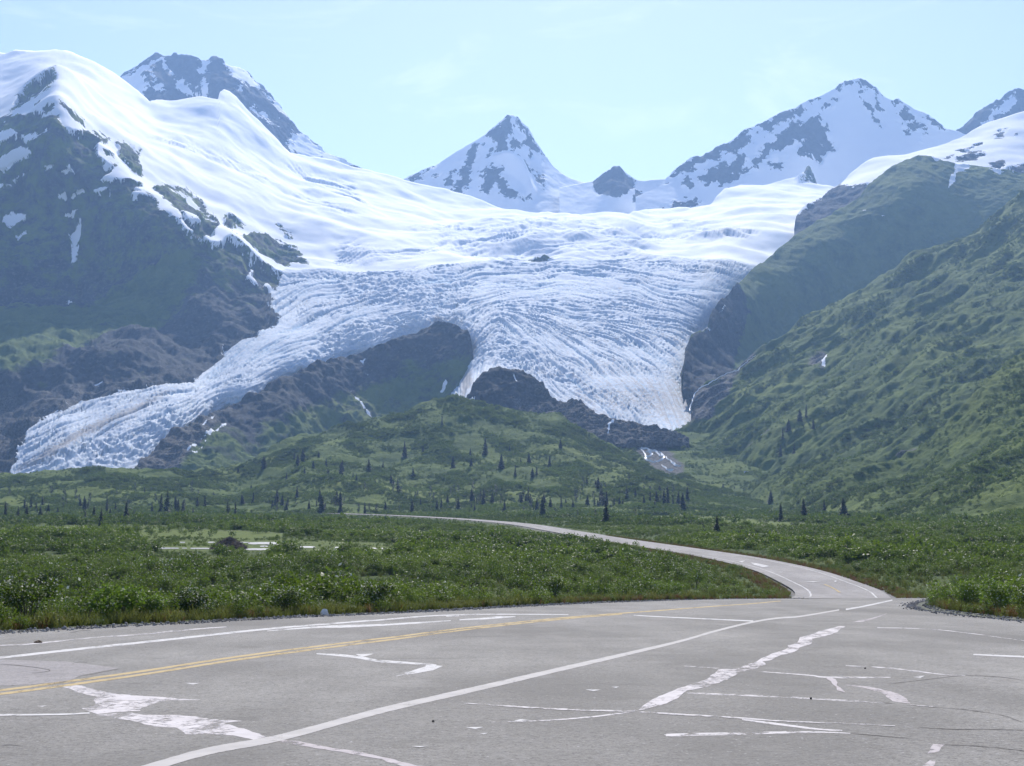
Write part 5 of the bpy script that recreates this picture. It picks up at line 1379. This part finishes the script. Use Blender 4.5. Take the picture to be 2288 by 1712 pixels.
# ------------------------------------------------------------------ trees
def spruce_meshes(seed, H=10.0, rb=1.5, sparse=1.0):
    r = np.random.default_rng(seed)
    t = MB(); c = MB()
    bend = r.normal(size=2) * .12
    ax = lambda z: np.array([bend[0] * (z / H) ** 2 * H * .2, bend[1] * (z / H) ** 2 * H * .2, z])
    t.tube([ax(z) for z in (-.3, 1.5, 4, 7, H * .985)], [.19, .15, .11, .06, .012], 6)
    z = 0.45
    while z < H * .985:
        k = z / H
        rad = rb * (1 - k) ** 0.85 * (0.75 + .5 * r.random()) + .1
        nb = int((7 + r.integers(0, 4)) * sparse)
        for j in range(nb):
            if r.random() < .12: continue
            a = r.random() * 6.283
            L = rad * (.65 + .55 * r.random())
            d = np.array([math.cos(a), math.sin(a), 0]); sd = np.array([-d[1], d[0], 0])
            p0 = ax(z)
            droop = .25 + .35 * (1 - k)
            p1 = p0 + d * L * .55 + [0, 0, -L * droop * .45]; p2 = p0 + d * L + [0, 0, -L * droop * .65]
            w = .2 + L * .24
            c.quad(p0, p1 + sd * w, p2, p1 - sd * w)
            for q in range(4):
                f = .3 + .6 * r.random()
                pc = p0 + (p1 - p0) * f if f < .55 else p1 + (p2 - p1) * (f - .5) * 2
                s = (1 if r.random() < .5 else -1)
                c.leaf(pc, d * .6 + sd * s + [0, 0, -.35], np.array([0, 0, 1.]) + r.normal(size=3) * .5, w * 1.5, w * .7)
                c.leaf(pc, np.array([0, 0, -1.]) + d * .3, d + sd * r.normal() * .6, w * 1.1, w * .8)
        z += H * .026 * (.8 + .5 * r.random())
    for q in range(8):
        c.leaf(ax(H * (.93 + .06 * r.random())), r.normal(size=3) * .4 + [0, 0, .9], r.normal(size=3), .4, .14)
    return t.mesh('trunk', [M_BARK]), c.mesh('crown', [M_NEEDLE])
SPR = [spruce_meshes(105, 10, 1.3, .6), spruce_meshes(106, 10, 2.7, .9), spruce_meshes(107, 10, 1.9, .55)] + [spruce_meshes(100, 10, 2.0), spruce_meshes(101, 10, 1.75), spruce_meshes(102, 10, 2.4), spruce_meshes(103, 10, 1.5, .9), spruce_meshes(104, 10, 2.1, .85)]
def poplar_meshes(seed, H=10.0):
    r = np.random.default_rng(seed)
    t = MB(); c = MB()
    t.tube([(0, 0, -.3), (.1, .05, 3), (.2, -.1, 6.5), (.15, 0, 9.6)], [.16, .12, .07, .015], 6)
    for k in range(16):
        z = 1.6 + 7.4 * r.random(); a = r.random() * 6.283
        L = 1.7 * (1 - (z / H) ** 2 * .75) * (.5 + .6 * r.random())
        tip = np.array([math.cos(a) * L, math.sin(a) * L, z + L * .9])
        t.tube([(0.1, 0, z), tip * [.5, .5, 1] - [0, 0, L * .35], tip], [.045, .03, .008], 4)
        for q in range(74):
            d = r.normal(size=3); d /= np.linalg.norm(d)
            c.leaf(tip * [.8, .8, 1] + d * .62 * (.4 + .7 * r.random()), r.normal(size=3), d + [0, 0, .6], .34, .24)
    return t.mesh('trunk', [M_PALEBARK]), c.mesh('crown', [M_POPLAR])
M_POPLAR = leaf_material('poplar_leaf', (0.035, 0.060, 0.022), (0.070, 0.098, 0.034), 0.3, 0.4, 0.4)
POP = [poplar_meshes(200), poplar_meshes(201), poplar_meshes(202)]

def spot(u, v):
    """ground point under a pixel on the valley floor, the knoll or the hillside"""
    if v >= 1150.5:
        p = on_plane(u, v, VZ)
        p[2] = float(ground_z(np.array([p[0]]), np.array([p[1]]))[0]) - 0.1
        return p
    key = 'K'
    if u > 1560: key = 'T'
    if u > 1700 and v < 1030: key = 'R'
    s = SHEETS[key]
    j = int(np.argmin(np.abs(s['U'][0] - u))); i = int(np.argmin(np.abs(s['V'][:, j] - v)))
    return s['P'][i, j] - np.array([0, 0, .3])
TREE_R = random.Random(5)
TREES = []
def tree(kind, u, v, hpx, label, group, var=None):
    p = spot(u, v)
    h = hpx * p[1] / F
    lib = SPR if kind == 'spruce_tree' else POP
    a, b = lib[var if var is not None else TREE_R.randrange(len(lib))]
    e = link(kind, None)
    e.location = tuple(p); s = h / 10.0
    e.scale = (s * TREE_R.uniform(.9, 1.15), s * TREE_R.uniform(.9, 1.15), s); e.rotation_euler.z = TREE_R.uniform(0, 6.28)
    link('trunk', a, None, e); link('crown', b, None, e)
    tag(e, label, 'tree', group)
    TREES.append((u, v, hpx, e, kind, group))
G1 = 'spruces standing on the valley floor'
for u, v, h, lb, va in ((1745, 1164, 42, 'leftmost and thinnest of four spruces in a row below the right hill', 6), (1797, 1161, 48, 'second of four spruces in a row below the right hill, full and dark', 4), (1842, 1150, 35, 'third and smallest of four spruces in a row below the right hill', 4), (1886, 1159, 48, 'rightmost of four spruces in a row below the right hill, broad branched', 5),
                        (226, 1176, 44, 'dark pointed spruce standing alone in front of the left tree belt', 2), (282, 1165, 44, 'narrow spruce right of the lone dark pointed spruce at left', 3), (358, 1147, 44, 'left one of the pair of tall dark spruces left of the beaver lodge', 0), (372, 1152, 56, 'taller right one of the spruce pair left of the beaver lodge', 2),
                        (457, 1134, 31, 'stout round-topped spruce right of the tall left pair', 2), (58, 1163, 40, 'broad dark spruce near the left border', 2), (12, 1161, 38, 'dark spruce cut close to the left border', 0), (1355, 1170, 52, 'tall ragged spruce standing in the brush right of the road bend', 4), (1213, 1156, 47, 'broad dark spruce just above the road in the middle', 4),
                        (1128, 1150, 32, 'thin spruce directly above the middle of the far road', 3), (1526, 1143, 43, 'tall narrow spruce left of the pale meadow', 1), (1181, 1123, 41, 'tall spruce behind the broad dark one above the road', 0), (1602, 1195, 42, 'sparse ragged spruce in the brush below the pale meadow', 3)):
    tree('spruce_tree', u, v, h, lb, G1, va)
for u, v, h in ((210, 1163, 34), (508, 1156, 36), (526, 1156, 34), (544, 1161, 16), (561, 1156, 18), (477, 1107, 13), (542, 1125, 24), (618, 1123, 34), (665, 1116, 26), (718, 1145, 40), (761, 1147, 33), (246, 1152, 18), (258, 1149, 26), (398, 1145, 32), (432, 1150, 18), (322, 1106, 18), (716, 1138, 32), (816, 1149, 28), (890, 1107, 38), (922, 1149, 32),
                (977, 1141, 26), (986, 1137, 26), (1025, 1141, 30), (1056, 1123, 34), (1069, 1120, 24), (1101, 1120, 24), (1199, 1141, 32), (1255, 1141, 32), (1280, 1141, 26), (1311, 1123, 28), (1356, 1123, 36), (1372, 1125, 20), (1401, 1111, 30), (1420, 1108, 20), (1486, 1127, 40), (1491, 1125, 42), (1535, 1120, 32), (1340, 1118, 26), (1330, 1124, 22), (1440, 1122, 24), (40, 1158, 28), (90, 1156, 26), (130, 1150, 20), (340, 1148, 24), (640, 1140, 20), (690, 1138, 22), (860, 1140, 20), (1230, 1135, 26), (1165, 1130, 28), (1215, 1128, 24), (1000, 1125, 20), (940, 1128, 22), (1385, 1130, 22), (1465, 1126, 26)):
    tree('spruce_tree', u, v, h, 'dark spruce in the broken tree belt at the foot of the knoll', 'spruces of the tree belt')
for u, v, h in ((797, 1082, 20), (788, 1065, 18), (1152, 1062, 15), (989, 956, 22), (903, 1011, 36), (1084, 1005, 40), (1050, 1011, 20), (1013, 1041, 29), (1054, 1049, 22), (1119, 1052, 34), (1151, 1059, 18), (1189, 1063, 22), (1200, 1062, 20), (825, 1043, 30), (763, 1050, 32), (733, 1065, 26), (856, 1032, 15), (1311, 1079, 22), (1251, 1007, 20), (1405, 1072, 18), (946, 1007, 18), (589, 1054, 30), (533, 1061, 15), (656, 1025, 22), (732, 1061, 24), (765, 1043, 26), (700, 1050, 18), (680, 1065, 20), (1332, 1080, 15), (1352, 1083, 15), (1140, 1000, 16), (840, 1080, 16), (640, 1075, 18), (560, 1085, 16)):
    tree('spruce_tree', u, v, h, 'small dark spruce dotting the slopes of the green knoll', 'spruces on the knoll')
for u, v, h in ((1803, 940, 30), (1790, 948, 26), (1815, 952, 26), (1750, 985, 28), (1770, 1000, 28), (1742, 1008, 26), (1762, 968, 28), (1640, 1106, 20), (1617, 1110, 36), (1723, 1127, 32), (1636, 1136, 22), (1607, 1149, 30)):
    tree('spruce_tree', u, v, h, 'dark spruce in the clump low on the right hillside' if v < 1050 else 'hazy dark spruce at the foot of the right hillside', 'spruces on the right hillside' if v < 1050 else 'spruces below the right hillside')
cr = random.Random(21)
for cu, cv, n, sp in ((80, 1140, 6, 60), (200, 1138, 6, 40), (390, 1138, 7, 40), (600, 1130, 7, 60), (730, 1132, 7, 40), (1060, 1128, 8, 40), (1200, 1130, 9, 50), (1350, 1118, 9, 45), (1480, 1118, 7, 35), (1580, 1125, 4, 25), (900, 1075, 3, 60), (760, 1035, 3, 45), (1180, 1040, 3, 60), (640, 1050, 3, 50)):
    for k in range(n):
        u = cu + cr.gauss(0, sp * .6); v = cv + cr.gauss(0, 9); v = min(v, 1149)
        tree('spruce_tree', max(u, 2), v, cr.uniform(13, 32), 'dark spruce in a loose clump below the knoll' if cv > 1100 else 'small dark spruce dotting the slopes of the green knoll', 'clumped spruces below the knoll' if cv > 1100 else 'spruces on the knoll')
pr = random.Random(9)
for k in range(74):
    u = pr.uniform(0, 1660); v = pr.uniform(1098, 1150)
    tree('poplar_tree', u, v, pr.uniform(15, 34), 'thin grey-green poplar in the broken tree belt below the knoll', 'poplars of the tree belt')
for u, v, h in ((1240, 1154, 22), (1420, 1158, 22), (1290, 1156, 18), (1330, 1160, 24), (1545, 1178, 20), (1570, 1185, 24), (400, 1158, 26), (300, 1157, 22), (190, 1160, 26)):
    tree('poplar_tree', u, v, h, 'sparse young poplar rising from the valley brush', 'poplars on the valley floor')

def ordinal(n):
    return '%d%s' % (n, 'th' if 10 <= n % 100 <= 20 else {1: 'st', 2: 'nd', 3: 'rd'}.get(n % 10, 'th'))
BELT = ((0, 'near the left border'), (190, 'left of the beaver lodge'), (430, 'behind the beaver lodge'), (640, 'above the far end of the road'), (960, 'above the middle of the road'), (1280, 'between the road bend and the meadow'), (1560, 'at the foot of the right hillside'))
KNOLL = ((0, 'on the low hummocks left of the knoll'), (700, 'on the left slope of the green knoll'), (960, 'on the middle of the green knoll'), (1130, 'on the right slope of the green knoll'))
def section(tabl, u):
    return [nm for lo, nm in tabl if u >= lo][-1]
sects = {}
for tr in TREES:
    u, v, hpx, e, kind, group = tr
    if group == G1: continue
    if group == 'spruces on the right hillside': key = 'on the right hillside'
    elif group == 'spruces on the knoll': key = section(KNOLL, u)
    else: key = section(BELT, u)
    sects.setdefault((kind, key), []).append(tr)
for (kind, key), trs in sects.items():
    trs.sort(key=lambda q: q[0])
    for k, (u, v, hpx, e, kd, group) in enumerate(trs):
        look = ('short ' if hpx < 19 else 'tall ' if hpx > 31 else 'middling ') + ('dark spruce' if kind == 'spruce_tree' else 'grey-green poplar')
        e['label'] = '%s %s, %s from the left there' % (look, key, ordinal(k + 1))

# ------------------------------------------------------------------ water
def water_material(name, col, rough, spec=0.5):
    t = NT(name)
    p = t.pos()
    n = t.noise(p, 2.2, 3, .6)
    return t.done(t.bsdf(col, rough, spec, t.bump(n, 0.5, 0.25)))
M_WATER = water_material('pond_water', (0.03, 0.04, 0.045), 0.42)
M_MELT = water_material('melt_water', (0.78, 0.80, 0.82), 0.5)  # whitewater; the white base also carries the stream's sun glints as colour
def blob(u0, u1, v0, v1, seed):
    r = random.Random(seed); n = 26
    cu, cv, au, av = (u0 + u1) / 2, (v0 + v1) / 2, (u1 - u0) / 2, (v1 - v0) / 2
    pts = []
    for k in range(n):
        t = 2 * math.pi * k / n
        cx, sx = math.cos(t), math.sin(t)
        e = 0.55
        pts.append((cu + au * math.copysign(abs(cx) ** e, cx) * r.uniform(.9, 1.04), cv + av * math.copysign(abs(sx) ** e, sx) * r.uniform(.75, 1.1)))
    return pts
for i, pd in enumerate(PONDS):
    px = blob(*pd, i)
    g = on_plane([p[0] for p in px], [p[1] for p in px], VZ - 0.10)
    o = link('pond', poly_mesh('pond', [tuple(p) for p in g]), M_WATER)
    tag(o, 'bright strip of pond water among the marsh sedge beside the beaver lodge' if i < len(PONDS) - 1 else 'small near puddle glinting between the roadside shrubs', 'water', kind='structure')

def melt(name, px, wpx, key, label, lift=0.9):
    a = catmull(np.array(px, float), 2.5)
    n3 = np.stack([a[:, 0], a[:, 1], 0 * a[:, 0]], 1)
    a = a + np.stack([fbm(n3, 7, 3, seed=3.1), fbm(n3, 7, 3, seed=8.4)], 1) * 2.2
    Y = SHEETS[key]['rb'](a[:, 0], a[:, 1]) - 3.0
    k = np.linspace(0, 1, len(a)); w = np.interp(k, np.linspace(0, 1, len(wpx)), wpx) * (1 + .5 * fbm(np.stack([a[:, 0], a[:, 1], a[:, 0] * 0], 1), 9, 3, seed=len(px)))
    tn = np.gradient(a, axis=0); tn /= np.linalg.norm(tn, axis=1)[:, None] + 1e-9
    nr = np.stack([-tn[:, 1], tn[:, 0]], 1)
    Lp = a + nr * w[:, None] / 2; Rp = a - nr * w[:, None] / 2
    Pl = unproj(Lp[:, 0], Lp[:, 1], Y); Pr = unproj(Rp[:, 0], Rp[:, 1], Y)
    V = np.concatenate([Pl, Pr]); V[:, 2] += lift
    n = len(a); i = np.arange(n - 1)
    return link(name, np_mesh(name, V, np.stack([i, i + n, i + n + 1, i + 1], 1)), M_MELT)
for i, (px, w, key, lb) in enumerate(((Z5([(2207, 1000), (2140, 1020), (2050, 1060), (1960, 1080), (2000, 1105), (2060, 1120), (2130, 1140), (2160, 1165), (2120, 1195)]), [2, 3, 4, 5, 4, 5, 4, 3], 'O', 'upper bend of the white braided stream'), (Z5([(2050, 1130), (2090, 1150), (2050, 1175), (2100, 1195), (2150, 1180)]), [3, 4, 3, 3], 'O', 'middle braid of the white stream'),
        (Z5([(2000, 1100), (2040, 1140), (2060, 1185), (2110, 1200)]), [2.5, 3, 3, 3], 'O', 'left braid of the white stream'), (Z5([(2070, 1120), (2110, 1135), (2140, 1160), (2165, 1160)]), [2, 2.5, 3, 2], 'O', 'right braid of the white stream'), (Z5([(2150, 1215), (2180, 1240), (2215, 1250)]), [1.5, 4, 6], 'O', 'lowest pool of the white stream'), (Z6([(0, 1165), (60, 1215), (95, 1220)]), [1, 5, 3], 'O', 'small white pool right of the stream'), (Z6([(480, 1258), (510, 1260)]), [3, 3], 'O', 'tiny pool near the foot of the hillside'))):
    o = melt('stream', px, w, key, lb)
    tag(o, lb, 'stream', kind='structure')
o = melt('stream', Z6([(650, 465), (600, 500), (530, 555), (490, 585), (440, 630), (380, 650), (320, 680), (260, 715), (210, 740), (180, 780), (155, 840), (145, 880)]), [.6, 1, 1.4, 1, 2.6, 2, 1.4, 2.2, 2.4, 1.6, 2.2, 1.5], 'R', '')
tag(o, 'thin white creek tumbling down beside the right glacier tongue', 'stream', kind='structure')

# ------------------------------------------------------------------ beaver lodge
def lodge(u, v, wpx, hpx):
    p = on_plane(u, v, VZ - .1)
    rx = wpx * p[1] / F / 2; h = hpx * p[1] / F
    e = link('beaver_lodge', None); e.location = (p[0], p[1], p[2])
    n, m = 28, 10
    V = []; Fc = []
    for i in range(m):
        k = i / (m - 1); rr = rx * (1 - k) ** .8 if i < m - 1 else 0.02
        for j in range(n):
            a = 2 * math.pi * j / n
            q = np.array([math.cos(a) * rr, math.sin(a) * rr * 1.1, h * k ** .95 - .05])
            q[:2] *= 1 + .12 * float(pn(q[None] * 1.3)[0]); q[2] += .25 * float(pn(q[None] * 1.1 + 5)[0]) * (1 - k)
            V.append(q)
    for i in range(m - 1):
        for j in range(n): Fc.append((i * n + j, i * n + (j + 1) % n, (i + 1) * n + (j + 1) % n, (i + 1) * n + j))
    t = NT('lodge_mud'); M_MUD = t.done(t.bsdf(t.mix(t.noise(t.pos(), 1.5, 5), (0.030, 0.024, 0.020), (0.085, 0.068, 0.056)), .95, .05, t.bump(t.noise(t.pos(), 4, 4), .8, .2)))
    link('mound', np_mesh('mound', V, Fc), M_MUD, e)
    b = MB(); r = np.random.default_rng(4)
    for k in range(420):
        a = r.random() * 6.283; kk = r.random() ** 1.2
        rr = rx * (1 - kk) ** .8; c = np.array([math.cos(a) * rr, math.sin(a) * rr * 1.1, h * kk ** .95])
        d = r.normal(size=3) * [1, 1, .35]; d /= np.linalg.norm(d); L = .5 + 1.0 * r.random()
        b.tube([c - d * L / 2, c + d * L / 2], [.035, .022], 3)
    o = link('sticks', b.mesh('sticks', [M_LODGE]), None, e); o['kind'] = 'stuff'
    tag(e, 'dark dome of sticks and mud, a beaver lodge beside the bright ponds', 'beaver lodge')
t = NT('stick_wood'); M_LODGE = t.done(t.bsdf(t.mix(t.noise(t.pos(), 2.0, 4), (0.045, 0.036, 0.032), (0.16, 0.13, 0.115)), .9, .1))
lodge(512, 1226, 84, 25)

# ------------------------------------------------------------------ small loose things
def rock(name, u, v, wpx, hpx, col, label, cat, seed, ground=None):
    p = lot_pts([(u, v)])[0]
    if ground: p[2] = float(ground_z(np.array([p[0]]), np.array([p[1]]))[0])
    w = wpx * p[1] / F; h = hpx * p[1] / F
    bm = bmesh.new(); bmesh.ops.create_icosphere(bm, subdivisions=3, radius=1)
    for vv in bm.verts:
        c = np.array(vv.co); k = 1 + .35 * float(pn(c[None] * 1.3 + seed)[0]) + .12 * float(pn(c[None] * 4 + seed)[0])
        vv.co = Vector((c[0] * w / 2 * k, c[1] * w * .4 * k, max(c[2] * k, -.35) * h * .7 + h * .22))
    me = bpy.data.meshes.new(name); bm.to_mesh(me); bm.free()
    t = NT(name + '_stone'); mt = t.done(t.bsdf(t.mix(t.noise(t.pos(), 14, 4), tuple(x * .6 for x in col), col), .85, .2))
    o = link(name, me, mt); o.location = tuple(p + np.array([0, 0, .005]))
    tag(o, label, cat)
rock('stone', 85, 1437, 17, 6, (0.16, 0.11, 0.07), 'small brown stone lying on the asphalt by the left edge line', 'stone', 1)
rock('white_rock', 725, 1376, 17, 14, (0.80, 0.79, 0.76), 'pale white rock in the grass at the far lot edge', 'rock', 2, True)
rock('pebble', 968, 1614, 6, 4, (0.03, 0.03, 0.03), 'dark pebble on the asphalt below the long grey lane line', 'pebble', 3)
rock('pebble', 1812, 1563, 5, 5, (0.03, 0.03, 0.03), 'dark pebble on the thin white line right of the long sealant strip', 'pebble', 4)
rock('pebble', 1933, 1495, 4, 3, (0.04, 0.03, 0.03), 'tiny dark pebble right of the upper part of the long sealant strip', 'pebble', 5)

# ------------------------------------------------------------------ haze
hz = NT('haze_air')
hz.t.nodes.remove(hz.out)
ho = hz.n('ShaderNodeOutputMaterial')
pv = hz.n('ShaderNodeVolumePrincipled')
pv.inputs['Color'].default_value = (0.36, 0.585, 1.0, 1)
pv.inputs['Density'].default_value = 0.000078
pv.inputs['Anisotropy'].default_value = 0.35
hz.l(pv.outputs['Volume'], ho.inputs['Volume'])
bm = bmesh.new(); bmesh.ops.create_cube(bm, size=1)
me = bpy.data.meshes.new('haze'); bm.to_mesh(me); bm.free()
hb = link('haze', me, hz.m)
hb.scale = (29000, 20000, 1700); hb.location = (0, 6500, 1700 / 2 - 40)
tag(hb, 'thin blue haze in the air of the whole valley', 'haze', kind='stuff')
